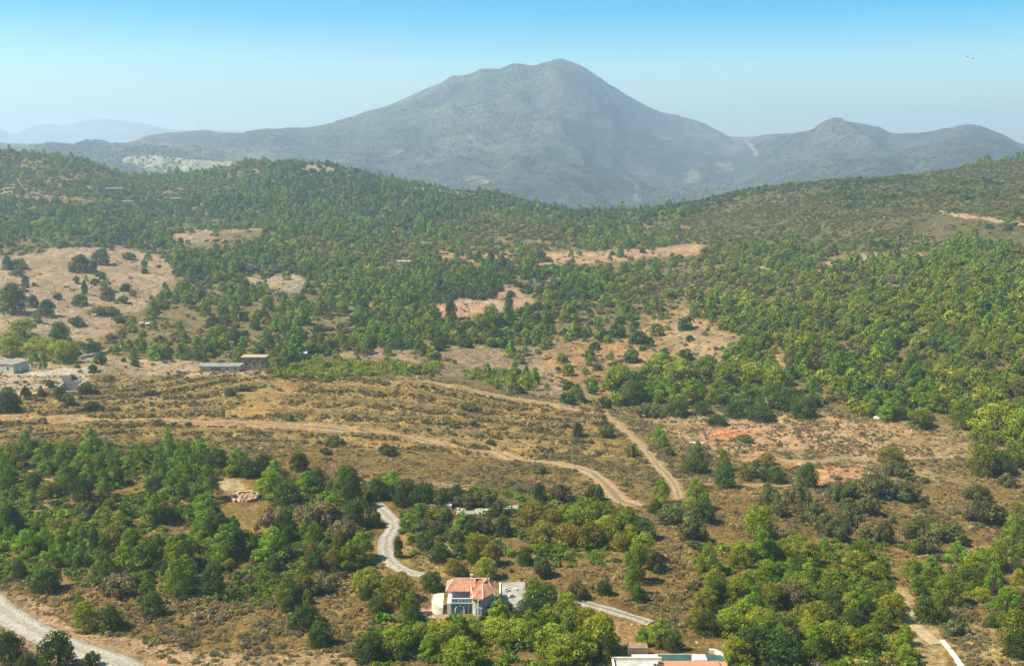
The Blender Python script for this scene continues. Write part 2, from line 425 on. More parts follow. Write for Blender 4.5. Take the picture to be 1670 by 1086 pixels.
class MB:
    """collects boxes, bars, prisms into one mesh"""
    def __init__(s): s.v = []; s.f = []
    def add(s, V, F):
        n = len(s.v); s.v += [tuple(v) for v in V]; s.f += [tuple(i + n for i in f) for f in F]; return s
    def box(s, x0, x1, y0, y1, z0, z1):
        V = [(x, y, z) for z in (z0, z1) for x, y in ((x0, y0), (x1, y0), (x1, y1), (x0, y1))]
        return s.add(V, [(3, 2, 1, 0), (4, 5, 6, 7), (0, 1, 5, 4), (1, 2, 6, 5), (2, 3, 7, 6), (3, 0, 4, 7)])
    def prism(s, poly, z0, z1):
        n = len(poly)
        z0s = z0 if hasattr(z0, '__len__') else [z0] * n
        z1s = z1 if hasattr(z1, '__len__') else [z1] * n
        V = [(x, y, z) for (x, y), z in zip(poly, z0s)] + [(x, y, z) for (x, y), z in zip(poly, z1s)]
        F = [tuple(range(n - 1, -1, -1)), tuple(range(n, 2 * n))] + [(i, (i + 1) % n, n + (i + 1) % n, n + i) for i in range(n)]
        return s.add(V, F)
    def bar(s, a, b, r, r2=None, n=6):
        a = Vector(a); b = Vector(b); r2 = r if r2 is None else r2
        d = (b - a).normalized(); u = d.orthogonal().normalized(); w = d.cross(u)
        V = []
        for p, q in ((a, r), (b, r2)):
            V += [p + (u * math.cos(2 * math.pi * k / n) + w * math.sin(2 * math.pi * k / n)) * q for k in range(n)]
        F = [(k, (k + 1) % n, n + (k + 1) % n, n + k) for k in range(n)] + [tuple(range(n - 1, -1, -1)), tuple(range(n, 2 * n))]
        return s.add(V, F)
    def mesh(s, name, m):
        me = bpy.data.meshes.new(name); me.from_pydata(s.v, [], s.f); me.update()
        if m: me.materials.append(m)
        return me
    def build(s, name, m, parent=None, loc=None):
        return link(name, s.mesh(name, m), parent, loc)

def empty(name, loc, rz=0.0, label=None, cat=None, group=None):
    o = bpy.data.objects.new(name, None); col.objects.link(o)
    o.location = loc; o.rotation_euler = (0, 0, rz); o.empty_display_size = 0.5
    return tag(o, label, cat, group)

def stone_mesh(seed, name, m):
    r = np.random.default_rng(seed)
    bm = bmesh.new(); bmesh.ops.create_icosphere(bm, subdivisions=1, radius=0.5)
    for v in bm.verts:
        v.co *= 0.75 + 0.45 * r.random()
        v.co.z *= 0.7
    me = bpy.data.meshes.new(name); bm.to_mesh(me); bm.free(); me.materials.append(m)
    return me

# ------------------------------------------------------------------ ground
zi = zone_of(GX, YY, GPX, GPY)
cols_ = np.array([z[1] for z in ZONES] + [FLOOR])
soil = cols_[zi]
def blur(a, k=2):
    for _ in range(k):
        b = a.copy()
        b[1:-1, 1:-1] = (a[1:-1, 1:-1] * 2 + a[:-2, 1:-1] + a[2:, 1:-1] + a[1:-1, :-2] + a[1:-1, 2:]) / 6
        a = b
    return a
soil = blur(soil, 3)
# patches of drier grass, bare earth and litter
n1 = fbm(GX / 9, YY / 9, 4); n2 = fbm(GX / 38 + 3, YY / 38 + 8, 3); n3 = fbm(GX / 4 + 13, YY / 7, 3)
soil = soil * (1 + 0.28 * n1 + 0.22 * n3)[..., None]
dry = np.clip(n2 * 1.3, 0, 0.55)[..., None] * (YY < 560)[..., None]
soil = soil * (1 - dry) + np.array((0.235, 0.185, 0.070)) * dry
ash = np.clip(fbm(GX / 24 + 50, YY / 24 + 20, 4) * 1.2 - 0.15, 0, 0.5)[..., None]
soil = soil * (1 - ash) + np.array((0.165, 0.135, 0.080)) * ash
tf = (hillm * sstep(0.5, 1.2, -terr) * 0.8)[..., None]
soil = soil * (1 - tf) + np.array((0.34, 0.235, 0.105)) * tf
TRK = {}
for k, (pts, hw, c) in TRACKS.items():
    L = track_points(pts)
    TRK[k] = L
    near = np.full(GX.shape, 1e9)
    sel = (YY < L[:, 1].max() + 12) & (YY > L[:, 1].min() - 12)
    gx = GX[sel]; gy = YY[sel]
    d = np.full(gx.shape, 1e9)
    for a, b in L[::2]:
        d = np.minimum(d, (gx - a) ** 2 + (gy - b) ** 2)
    near[sel] = np.sqrt(d)
    f = ((1 - sstep(hw * 0.9, hw * 2.6, near + 1.2 * n1)) * 0.75)[..., None]
    soil = soil * (1 - f) + np.array(c) * 0.92 * f
lum = soil.mean(-1, keepdims=True)
soil = np.clip((lum + (soil - lum) * 1.22) * 0.73, 0.01, 0.8)
gmat = ground_mat('ground soil', 1.3, 0.25, 0.9, 0.6)
V = np.c_[GX.ravel(), YY.ravel(), GZ.ravel()]
rgba = np.c_[soil.reshape(-1, 3), np.ones(soil.size // 3)].astype(np.float32)
g_ob = link('ground', np_mesh('ground', V, grid_faces(NR, NT), gmat, True, {'soil': ('POINT', 'FLOAT_COLOR', rgba)}))
tag(g_ob, 'brown and olive hill country of dry earth, fields and wooded slopes', None, None, 'structure')

# ------------------------------------------------------------------ mountains
RIDGE = [(-400, 240), (-100, 238), (0, 234), (100, 236), (150, 237), (205, 233), (240, 222), (290, 215), (330, 213), (380, 217), (420, 214), (470, 210), (520, 206), (560, 195), (600, 182), (640, 170), (680, 152), (720, 134), (740, 124), (760, 122), (790, 113), (815, 112), (838, 104), (870, 107), (890, 101), (912, 96), (930, 101), (950, 109), (970, 122), (1000, 141), (1040, 165), (1080, 184), (1110, 190), (1140, 198), (1170, 212), (1195, 223), (1225, 223), (1260, 219), (1310, 215), (1340, 205), (1360, 197), (1400, 201), (1430, 206), (1455, 217), (1500, 217), (1540, 210), (1575, 202), (1600, 206), (1640, 222), (1670, 236), (1740, 246), (1850, 240), (2100, 250)]
YRIDGE = [(-400, 3900), (0, 3900), (200, 4000), (330, 4200), (520, 4500), (740, 4700), (890, 4800), (940, 4900), (1020, 5250), (1120, 5500), (1200, 5300), (1280, 4700), (1360, 4300), (1450, 4500), (1575, 4200), (1670, 4400), (2100, 4400)]
FOOT = [(-400, 300), (0, 300), (150, 300), (330, 300), (520, 322), (835, 350), (1000, 372), (1200, 350), (1400, 322), (1670, 300), (2100, 290)]
def mountain():
    npx, nw = 760, 190
    pxs = np.linspace(-400, 2100, npx)
    ws = np.r_[np.linspace(0, 1, nw), 1.06, 1.15, 1.3]
    PXg, W = np.meshgrid(pxs, ws)
    rid = pchip([a for a, b in RIDGE], [b for a, b in RIDGE], pxs)[None, :]
    rid = rid + 1.4 * fbm(pxs / 16, pxs * 0 + 3, 3)[None, :]
    yr = pchip([a for a, b in YRIDGE], [b for a, b in YRIDGE], pxs)[None, :]
    ft = pchip([a for a, b in FOOT], [b for a, b in FOOT], pxs)[None, :]
    Y = 2050 + W * (yr - 2050)
    g = np.clip(W, 0, 1)
    prof = g ** 1.25 * 0.5 + g ** 2.2 * 0.5
    # the lower country keeps almost level until the mountain rises
    py = ft + (rid - ft) * (0.62 * prof + 0.38 * sstep(0, 1, g))
    back = np.clip(W - 1, 0, 1)
    py = py + back * 120
    t = (PXg - CX) / FPX / dy_of(py)
    X = t * Y
    Z = Y * slope_of(py)
    env = np.clip(g * 3, 0, 1) * (1 - sstep(0.86, 1.0, g))
    rd = 1 - 2 * np.abs(fbm(X / 900 + 2.2, Y / 1500 + 0.4, 4, 0.55))
    Z = Z + env * (95 * (rd - 0.6) + 34 * fbm(X / 260, Y / 260 + 9, 4, 0.6))
    # a spur that runs down from the summit, its far side falls away from the sun
    sp = 940 + 95 * (1 - g) + 30 * np.sin((1 - g) * 6)
    dpx = (PXg - sp)
    spur = np.exp(-np.clip(-dpx, 0, None) / 90) * np.exp(-np.clip(dpx, 0, None) / 26)
    Z = Z + env * 60 * spur * sstep(0.25, 0.9, g)
    sp2 = 1370 - 90 * (1 - g); d2 = PXg - sp2
    Z = Z + env * 14 * np.exp(-np.clip(-d2, 0, None) / 60) * np.exp(-np.clip(d2, 0, None) / 20) * sstep(0.2, 0.8, g)
    Z = Z + 5 * fbm(X / 60, Y / 60, 3) * np.clip(g * 4, 0.2, 1) * (1 - 0.6 * sstep(0.9, 1, g))
    px2, py2 = px_of(X, Y, Z)
    base = np.array((0.052, 0.058, 0.043))[None, None] * np.ones(X.shape + (1,))
    rocky = np.clip(fbm(X / 330 + 40, Y / 330, 4) * 1.4 + 0.55 * sstep(0.5, 1, g) - 0.12, 0, 0.8)[..., None]
    base = base * (1 - rocky) + np.array((0.115, 0.10, 0.09)) * rocky
    gr = np.clip(fbm(X / 420 + 70, Y / 420 + 11, 3) * 1.3 + 0.2 - 0.5 * g, 0, 0.7)[..., None]
    base = base * (1 - gr) + np.array((0.08, 0.10, 0.045)) * gr
    for poly, c, k in (
        ([(196, 258), (240, 252), (330, 262), (400, 264), (420, 276), (330, 282), (270, 281), (200, 266)], (0.42, 0.36, 0.22), 0.75),
        ([(755, 288), (785, 286), (800, 300), (765, 302)], (0.30, 0.26, 0.15), 0.5),
        ([(1036, 303), (1044, 301), (1047, 328), (1036, 328)], (0.28, 0.27, 0.22), 0.3),
        ([(1217, 229), (1223, 229), (1236, 252), (1231, 255)], (0.42, 0.39, 0.33), 0.5),
        ([(1160, 268), (1190, 264), (1200, 278), (1165, 282)], (0.26, 0.23, 0.13), 0.35),
        ([(1118, 278), (1140, 276), (1142, 296), (1120, 300)], (0.24, 0.22, 0.11), 0.35),
        ([(705, 228), (770, 220), (800, 245), (730, 255)], (0.21, 0.18, 0.11), 0.35)):
        wob = fbm(X / 60, Y / 60, 3)
        msk = (in_poly(px2 + 7 * wob, py2 + 3 * fbm(X / 60 + 8, Y / 60, 3), poly) * k * np.clip(0.75 + 0.8 * fbm(X / 35, Y / 50, 2), 0, 1))[..., None]
        base = base * (1 - msk) + np.array(c) * msk
    base = base * (1 + 0.4 * fbm(X / 45, Y / 45, 3))[..., None]
    V = np.c_[X.ravel(), Y.ravel(), Z.ravel()]
    rgba = np.c_[np.clip(base.reshape(-1, 3), 0.01, 0.7), np.ones(X.size)].astype(np.float32)
    me = np_mesh('mountain', V, grid_faces(len(ws), npx), ground_mat('mountain cover', 0.055, 0.012, 1.0, 0.5), True, {'soil': ('POINT', 'FLOAT_COLOR', rgba)})
    o = link('mountain', me)
    tag(o, 'broad grey green mountain with a flat topped summit, spurs and low side hills', None, None, 'structure')
    return X, Y, Z, px2, py2
MX, MY, MZ, MPX, MPY = mountain()

def far_hills():
    rl = [(-500, 226), (-300, 222), (-60, 214), (0, 211), (20, 220), (40, 212), (75, 203), (110, 205), (130, 198), (175, 195), (215, 199), (250, 205), (290, 212), (330, 212), (390, 215), (430, 217), (520, 224), (640, 232)]
    pxs = np.linspace(-500, 640, 320); ws = np.r_[np.linspace(0, 1, 46), 1.1, 1.3]
    PXg, W = np.meshgrid(pxs, ws)
    rid = pchip([a for a, b in rl], [b for a, b in rl], pxs)[None, :] + 0.8 * fbm(pxs / 9, pxs * 0, 3)[None, :]
    g = np.clip(W, 0, 1)
    py = 240 + (rid - 240) * g ** 1.3 + np.clip(W - 1, 0, 1) * 60
    Y = 8600 + W * 2400 + 500 * np.sin(PXg / 60)
    X = (PXg - CX) / FPX / dy_of(py) * Y
    Z = Y * slope_of(py) + 30 * fbm(X / 500, Y / 500, 4) * g * (1 - sstep(0.8, 1, g))
    c = np.array((0.17, 0.16, 0.12)) * (1 + 0.5 * fbm(X / 300, Y / 300, 3))[..., None]
    rgba = np.c_[np.clip(c.reshape(-1, 3), 0.02, 0.6), np.ones(X.size)].astype(np.float32)
    o = link('distant_hills', np_mesh('distant_hills', np.c_[X.ravel(), Y.ravel(), Z.ravel()], grid_faces(len(ws), 320), ground_mat('distant hill cover', 0.02, 0.006, 0.5, 0.35), True, {'soil': ('POINT', 'FLOAT_COLOR', rgba)}))
    tag(o, 'far pale hills fading into the haze beyond the low end of the mountain', None, None, 'structure')
far_hills()

pl = [(-16000, -300), (16000, -300), (16000, 16000), (-16000, 16000)]
me = np_mesh('plain', [(x, y, -185.0) for x, y in pl], [(0, 1, 2, 3)], mat('plain cover', (0.16, 0.15, 0.09), 0.95, 0.4, 0.004))
tag(link('plain', me), 'flat country that reaches to the horizon', None, None, 'structure')

# haze: a closed box of pale air round the camera and all of the land
hb = MB().box(-15500, 15500, -250, 15500, -187, 440)
hm = bpy.data.materials.new('haze air'); hm.use_nodes = True
hn = hm.node_tree; hn.nodes.clear()
ho = hn.nodes.new('ShaderNodeOutputMaterial'); hv = hn.nodes.new('ShaderNodeVolumePrincipled')
hv.inputs['Color'].default_value = (*HAZE_COLOR, 1)
hv.inputs['Density'].default_value = HAZE_DENSITY
hv.inputs['Anisotropy'].default_value = HAZE_ANISO
hn.links.new(hv.outputs[0], ho.inputs['Volume'])
haze = hb.build('haze', hm)
tag(haze, 'pale summer haze over the valley and the mountain', None, None, 'stuff')

# ------------------------------------------------------------------ roads and tracks draped on the ground
def track_mat(name, c, mid, rut):
    m, nt, b = nodes_of(name)
    at_ = nt.nodes.new('ShaderNodeAttribute'); at_.attribute_name = 'across'
    geo = nt.nodes.new('ShaderNodeNewGeometry')
    no = nt.nodes.new('ShaderNodeTexNoise'); no.inputs['Scale'].default_value = 0.45; no.inputs['Detail'].default_value = 6; no.inputs['Roughness'].default_value = 0.7
    nt.links.new(geo.outputs['Position'], no.inputs['Vector'])
    ad = nt.nodes.new('ShaderNodeMath'); ad.operation = 'MULTIPLY_ADD'; ad.inputs[1].default_value = 0.5; 
    nt.links.new(no.outputs['Fac'], ad.inputs[0]); nt.links.new(at_.outputs['Fac'], ad.inputs[2])
    rp = nt.nodes.new('ShaderNodeValToRGB'); e = rp.color_ramp.elements
    e[0].position = 0.12; e[0].color = (*mid, 1); e[1].position = 1.0; e[1].color = (*[v * .8 for v in c], 1)
    x = e.new(0.45); x.color = (*rut, 1); x = e.new(0.72); x.color = (*c, 1)
    sb = nt.nodes.new('ShaderNodeMath'); sb.operation = 'SUBTRACT'; sb.inputs[1].default_value = 0.25
    nt.links.new(ad.outputs[0], sb.inputs[0]); nt.links.new(sb.outputs[0], rp.inputs[0])
    n2 = nt.nodes.new('ShaderNodeTexNoise'); n2.inputs['Scale'].default_value = 1.6; n2.inputs['Detail'].default_value = 5
    nt.links.new(geo.outputs['Position'], n2.inputs['Vector'])
    mr = nt.nodes.new('ShaderNodeMapRange'); mr.inputs[1].default_value = .3; mr.inputs[2].default_value = .7; mr.inputs[3].default_value = .65; mr.inputs[4].default_value = 1.3
    nt.links.new(n2.outputs['Fac'], mr.inputs[0])
    sc_ = nt.nodes.new('ShaderNodeVectorMath'); sc_.operation = 'SCALE'
    nt.links.new(rp.outputs[0], sc_.inputs[0]); nt.links.new(mr.outputs[0], sc_.inputs['Scale'])
    nt.links.new(sc_.outputs[0], b.inputs['Base Color'])
    b.inputs['Roughness'].default_value = 0.95; b.inputs['Specular IOR Level'].default_value = 0.1
    bp = nt.nodes.new('ShaderNodeBump'); bp.inputs['Strength'].default_value = 0.6; bp.inputs['Distance'].default_value = .3
    nt.links.new(n2.outputs['Fac'], bp.inputs['Height']); nt.links.new(bp.outputs[0], b.inputs['Normal'])
    return m

def strip(name, pts, hw, m, label, lift=0.12, wob=0.35, nc=9, n=None):
    P = np.array([hit(a, b)[:] for a, b in pts])
    d = np.r_[0, np.cumsum(np.hypot(*np.diff(P[:, :2], axis=0).T))]
    n = n or int(d[-1] / 0.8) + 2
    u = np.linspace(0, d[-1], n)
    L = np.c_[pchip(d, P[:, 0], u), pchip(d, P[:, 1], u)]
    T = np.gradient(L, axis=0); T /= np.hypot(T[:, 0], T[:, 1])[:, None]
    N = np.c_[-T[:, 1], T[:, 0]]
    hwv = hw if np.isscalar(hw) else np.interp(u / d[-1], np.linspace(0, 1, len(hw)), hw)
    wl = hwv * (1 + wob * fbm(u / 5, u * 0 + 2, 3)); wr = hwv * (1 + wob * fbm(u / 5, u * 0 + 30, 3))
    rowsv = []
    for k in range(nc):
        f = -1 + 2 * k / (nc - 1)
        w = np.where(f < 0, wl, wr) * f
        Q = L + N * np.reshape(w, (-1, 1))
        edge = 0.10 if k in (0, nc - 1) else 0.0
        z = ground_z(Q[:, 0], Q[:, 1]) + lift - edge * 1.5 * (lift > 0.1)
        rowsv.append(np.c_[Q, z])
    V = np.stack(rowsv, 1).reshape(-1, 3)
    ac = np.tile(np.abs(np.linspace(-1, 1, nc)), n)
    o = link(name, np_mesh(name, V, grid_faces(n, nc), m, True, {'across': ('POINT', 'FLOAT', ac)}))
    return tag(o, label, None, None, 'structure')

m_track = track_mat('orange dirt', (0.300, 0.198, 0.092), (0.225, 0.160, 0.072), (0.37, 0.255, 0.130))
m_track2 = track_mat('pale dirt', (0.285, 0.195, 0.092), (0.21, 0.155, 0.068), (0.34, 0.24, 0.125))
m_gravel = track_mat('grey gravel', (0.32, 0.285, 0.215), (0.30, 0.265, 0.195), (0.37, 0.335, 0.26))
m_stony = track_mat('pale stony lane', (0.30, 0.27, 0.205), (0.27, 0.235, 0.17), (0.36, 0.325, 0.255))
m_conc = track_mat('worn concrete', (0.31, 0.265, 0.19), (0.20, 0.165, 0.11), (0.36, 0.315, 0.235))
m_white = mat('white render', (0.62, 0.57, 0.47), 0.85, 0.14, 0.8, 0.05, 0.25)
strip('dirt_track', TRACKS['main_track'][0][1:], [1.1, 1.4, 1.3, 1.5, 1.9, 3.2, 5.0], m_track, 'orange dirt track that runs along the foot of the brown hill and bends down')
strip('dirt_path', TRACKS['crest_track'][0], [0.4, 0.6, 0.9, 1.3, 1.8, 1.9], m_track2, 'pale dirt path over the crest of the brown hill')
strip('gravel_road', [(-120, 935), (-40, 965), (0, 992), (40, 1018), (90, 1045), (140, 1064), (200, 1085), (260, 1115)], 3.4, m_gravel, 'pale grey gravel road in the near corner', 0.16, 0.12)
strip('stony_lane', [(612, 822), (632, 842), (642, 858), (630, 880), (632, 905), (650, 925), (690, 938)], [2.6, 2.4, 2.0, 2.3, 2.0, 1.6], m_stony, 'pale stony lane winding down behind the white house', 0.14, 0.2)
strip('concrete_lane', [(840, 968), (890, 972), (945, 982), (985, 992), (1025, 1004), (1062, 1016)], 1.9, m_conc, 'worn concrete lane leading away from the white house', 0.16, 0.1)
strip('footpath', [(1432, 935), (1455, 965), (1480, 1000), (1505, 1030), (1530, 1050)], [0.9, 1.5, 2.1, 1.6], mat('tan path', (0.38, 0.29, 0.15), 0.95, 0.3, 0.8, 0.4, 0.1), 'tan earth path running down through the thicket')
strip('terrace_path', [(1150, 792), (1220, 790), (1300, 792), (1330, 800)], [0.8, 1.1, 0.8], m_track2, 'pale narrow terrace path above the dark scrub')
strip('earth_track', [(1030, 556), (1055, 535), (1080, 520), (1112, 508)], [0.9, 1.8, 1.4], m_track2, 'pale earth track climbing the bare slope towards the middle wood')
strip('earth_track', [(1085, 538), (1130, 546), (1180, 560), (1225, 590)], [0.9, 1.7, 1.2], m_track2, 'pale earth track curving across the bare slope above the pine grove')
strip('hill_track', [(1490, 350), (1530, 346), (1590, 356), (1640, 364), (1690, 369), (1780, 376)], 5.2, m_track, 'orange dirt track cut across the upper right hillside', 0.2)


# ------------------------------------------------------------------ buildings
m_roof = mat('orange roof tiles', (0.52, 0.25, 0.14), 0.85, 0.22, 1.2, 0.2, 0.2)
m_cap = mat('pale ridge tiles', (0.66, 0.47, 0.36), 0.85, 0.15, 1.0)
m_cream = mat('cream render', (0.66, 0.60, 0.47), 0.85, 0.14, 0.7)
m_grey = mat('grey stone wall', (0.50, 0.455, 0.37), 0.9, 0.3, 1.3, 0.4)
m_glass = mat('teal window glass', (0.16, 0.25, 0.22), 0.45, 0.3, 0.6, 0.0, 0.3)
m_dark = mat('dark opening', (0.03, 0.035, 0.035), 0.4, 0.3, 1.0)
m_frame = mat('white frames', (0.72, 0.72, 0.68), 0.5, 0.1, 1.0)
m_teal = mat('teal curtain', (0.13, 0.30, 0.27), 0.8, 0.3, 0.8)
m_pave = mat('pale paving', (0.32, 0.29, 0.225), 0.9, 0.25, 0.6, 0.2)
m_pink = mat('pinkish gravel', (0.56, 0.40, 0.29), 0.95, 0.3, 1.5, 0.5)
m_rock = mat('pale limestone', (0.50, 0.44, 0.34), 0.9, 0.25, 1.0, 0.5, 0.2)
m_brownwall = mat('brown earth render', (0.26, 0.18, 0.10), 0.95, 0.35, 0.8, 0.4)
m_flat = mat('pale flat roofing', (0.44, 0.42, 0.36), 0.8, 0.25, 0.4)
m_rubble = mat('orange rubble', (0.55, 0.36, 0.22), 0.95, 0.3, 0.9, 0.6)
m_water = mat('green pool water', (0.045, 0.105, 0.09), 0.25, 0.3, 0.4, 0.05, 0.25)

def at(px, py, dz=0.0):
    p = hit(px, py); p.z += dz; return p

def slab(poly, z0, z1):
    return MB().prism(poly, z0, z1)

def house():
    base = at(768, 1004)
    h = empty('white_house', base, 0.0, 'white two storey house with orange hipped roof, glazed front and balcony', 'house')
    B = lambda mb, n, m, p=h: mb.build(n, m, p)
    # main block and canted wing
    main = [(-5.4, 3.9), (0.3, 3.9), (0.3, 9.2), (-5.4, 9.2)]
    wing = [(0.35, 0.7), (0.9, 0.2), (2.6, -0.1), (4.9, 3.6), (4.9, 9.2), (0.35, 9.2)]
    B(slab([(-5.4, 6.0), (0.30, 6.0), (0.30, 9.2), (-5.4, 9.2)], -1.5, 4.5), 'wall', m_cream)
    w2 = B(slab(wing, -1.5, 4.3), 'wall', m_grey)
    # roofs: hipped, with thickness, each plane with rolls of tiles running down the slope
    def hip(planes, eave_drop=0.16):
        mb = MB()
        for P in planes:
            P = [Vector(p) for p in P]
            n = len(P)
            V = P + [p - Vector((0, 0, eave_drop)) for p in P]
            mb.add(V, [tuple(range(n)), tuple(range(2 * n - 1, n - 1, -1))] + [(i, n + i, n + (i + 1) % n, (i + 1) % n) for i in range(n)])
        return mb
    ridge_z = 6.25
    mainroof = hip([
        [(-5.9, 3.3, 4.45), (0.9, 3.3, 4.45), (0.9, 6.4, ridge_z), (-4.2, 6.4, ridge_z)],
        [(-5.9, 9.6, 4.45), (-5.9, 3.3, 4.45), (-4.2, 6.4, ridge_z)],
        [(5.4, 9.6, 4.45), (-5.9, 9.6, 4.45), (-4.2, 6.4, ridge_z), (3.6, 6.4, ridge_z)],
    ])
    r1 = B(mainroof, 'roof', m_roof)
    ap = (2.6, 3.4, ridge_z)
    wingroof = hip([
        [(-0.2, 6.4, 4.75), (-0.2, 0.4, 4.3), (0.6, -0.35, 4.25), ap, (2.6, 6.4, ridge_z)],
        [(0.6, -0.35, 4.25), (2.75, -0.7, 4.25), ap],
        [(2.75, -0.7, 4.25), (5.45, 3.4, 4.3), ap],
        [(5.45, 3.4, 4.3), (5.45, 9.6, 4.45), (3.6, 6.4, ridge_z), (2.6, 6.4, ridge_z), ap],
    ])
    r2 = B(wingroof, 'roof', m_roof)
    # tile rolls as fine geometry on the two planes that face the valley
    t1 = MB(); t2 = MB()
    for k in range(16):
        x = -5.4 + k * 0.38
        xr = max(x, -4.2 + (x + 4.2) * 0.2)
        t1.bar((x, 3.32, 4.49), (min(max(x, -4.2), 0.2), 6.3, ridge_z + 0.02), 0.07, n=4)
    for k in range(14):
        f = k / 13
        a = Vector((-0.2, 6.4, 4.75)).lerp(Vector((-0.2, 0.4, 4.3)), f)
        b = Vector((2.6, 6.4, ridge_z)).lerp(Vector(ap), min(1, f * 1.6))
        t2.bar(a + Vector((0, 0, .03)), b + Vector((0, 0, .03)), 0.07, n=4)
    for k in range(9):
        f = k / 8
        a = Vector((0.6, -0.35, 4.25)).lerp(Vector((2.75, -0.7, 4.25)), f)
        t2.bar(a + Vector((0, 0, .03)), Vector(ap).lerp(a, 0.06) + Vector((0, 0, .03)), 0.06, n=4)
        a = Vector((2.75, -0.7, 4.25)).lerp(Vector((5.45, 3.4, 4.3)), f)
        t2.bar(a + Vector((0, 0, .03)), Vector(ap).lerp(a, 0.06) + Vector((0, 0, .03)), 0.06, n=4)
    tag(t1.build('tile_rolls', m_roof, r1), kind='stuff'); tag(t2.build('tile_rolls', m_roof, r2), kind='stuff')
    for a, b in (((-4.2, 6.4, ridge_z + .05), (-0.2, 6.4, ridge_z + .05)), ((-0.2, 6.4, ridge_z), (3.6, 6.4, ridge_z + .05)), ((-0.15, 4.6, 5.3), (0.55, -0.3, 4.35)),
                 (ap, (5.4, 3.4, 4.4)), (ap, (2.75, -0.65, 4.35)), ((-4.2, 6.4, ridge_z + .05), (-5.8, 3.4, 4.5))):
        MB().bar(a, b, 0.13, n=6).build('ridge_cap', m_cap, r2)
    c = MB().box(-0.4, 0.2, 7.0, 7.5, 5.2, 6.75).build('chimney', m_cream, r1)
    MB().box(-0.48, 0.28, 6.92, 7.58, 6.75, 6.88).build('chimney_cap', m_cap, c)
    MB().box(3.7, 4.05, 5.7, 6.05, 5.6, 6.5).build('chimney', m_cream, r2)
    # balcony in front of the recessed upper floor, glazed ground floor below it
    B(MB().box(-4.4, 0.32, 0.9, 6.0, 2.5, 2.72), 'balcony', m_frame)
    rl = B(MB().box(-4.4, 0.3, 0.95, 1.03, 3.62, 3.72).box(-4.4, -4.32, 1.03, 5.9, 3.62, 3.72), 'railing', m_frame)
    for k in range(6):
        x = -4.36 + k * 0.78
        MB().box(x, x + 0.70, 0.97, 1.00, 2.8, 3.6).build('glass_panel', m_glass, rl)
    for k in range(7):
        x = -4.40 + k * 0.775
        MB().box(x, x + 0.06, 0.95, 1.02, 2.73, 3.62).build('post', m_frame, rl)
    for x in (-4.2, -2.6, -1.0):
        f = B(MB().box(x - 0.06, x + 1.16, 5.94, 6.03, 2.73, 2.85).box(x - 0.06, x + 0.02, 5.94, 6.03, 2.85, 4.2).box(x + 1.08, x + 1.16, 5.94, 6.03, 2.85, 4.2).box(x - 0.06, x + 1.16, 5.94, 6.03, 4.1, 4.22).box(x + 0.51, x + 0.57, 5.94, 6.03, 2.85, 4.1), 'window', m_frame)
        MB().box(x + 0.02, x + 1.08, 5.96, 5.99, 2.85, 4.1).build('pane', m_glass, f)
    for k in range(5):
        x = -4.4 + k * 0.95
        f = B(MB().box(x, x + 0.08, 1.3, 1.42, -0.6, 2.49).box(x + 0.84, x + 0.92, 1.3, 1.42, -0.6, 2.49).box(x, x + 0.92, 1.3, 1.42, 2.37, 2.49), 'window', m_frame)
        MB().box(x + 0.08, x + 0.84, 1.34, 1.37, -0.6, 2.37).build('pane', m_glass, f)
    # arched teal curtain behind a white arch on the ground floor
    arch = MB(); cur = []
    for k in range(13):
        a = math.pi * k / 12
        cur.append((-2.55 + 0.85 * math.cos(a), 0.95 + 0.85 * math.sin(a)))
    cur = [(-1.7, 0.1)] + cur + [(-3.4, 0.1)]
    n = len(cur)
    mb = MB().add([(x, 1.15, z) for x, z in cur] + [(x, 1.22, z) for x, z in cur], [tuple(range(n)), tuple(range(2 * n - 1, n - 1, -1))] + [(i, n + i, n + (i + 1) % n, (i + 1) % n) for i in range(n)])
    B(mb, 'curtain', m_teal)
    for k in range(14):
        a = math.pi * k / 14; b2 = math.pi * (k + 1) / 14
        arch.bar((-2.55 + 1.0 * math.cos(a), 1.1, 0.95 + 1.0 * math.sin(a)), (-2.55 + 1.0 * math.cos(b2), 1.1, 0.95 + 1.0 * math.sin(b2)), 0.11, n=5)
    arch.bar((-1.55, 1.1, 0.95), (-1.55, 1.1, -0.5), 0.11).bar((-3.55, 1.1, 0.95), (-3.55, 1.1, -0.5), 0.11)
    B(arch, 'arch', m_frame)
    B(MB().box(-5.4, -4.5, 1.0, 6.0, -1.5, 2.6), 'side_wall', m_cream)
    # windows of the wing
    for (a, b_, z0, z1) in (((1.2, 0.06), (2.3, -0.12), 2.9, 3.9), ((1.2, 0.06), (2.3, -0.12), 0.2, 1.9)):
        d = Vector((b_[0] - a[0], b_[1] - a[1], 0)).normalized(); nrm = Vector((d.y, -d.x, 0)) * 0.06
        def q(mb, u0, u1, z0, z1, off):
            p0 = Vector((*a, 0)) + d * u0; p1 = Vector((*a, 0)) + d * u1
            o = nrm * off
            return mb.prism([((p0 + nrm * 3 * 0)[0], (p0)[1]), (p1[0], p1[1]), ((p1 + o)[0], (p1 + o)[1]), ((p0 + o)[0], (p0 + o)[1])], z0, z1)
        f = B(q(q(q(q(MB(), -0.08, 0, z0 - .08, z1 + .08, 1.6), 1.1, 1.18, z0 - .08, z1 + .08, 1.6), 0, 1.1, z1, z1 + .08, 1.6), 0, 1.1, z0 - .08, z0, 1.6), 'window', m_frame)
        q(MB(), 0, 1.1, z0, z1, 0.9).build('pane', m_glass, f)
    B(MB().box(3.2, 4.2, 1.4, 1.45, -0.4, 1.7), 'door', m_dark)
    for x, y, zt, r in ((1.7, -0.75, 4.1, 0.16), (5.25, 2.6, 4.35, 0.17)):
        B(MB().bar((x, y, -1.2), (x, y, zt), r, n=8), 'column', m_white)
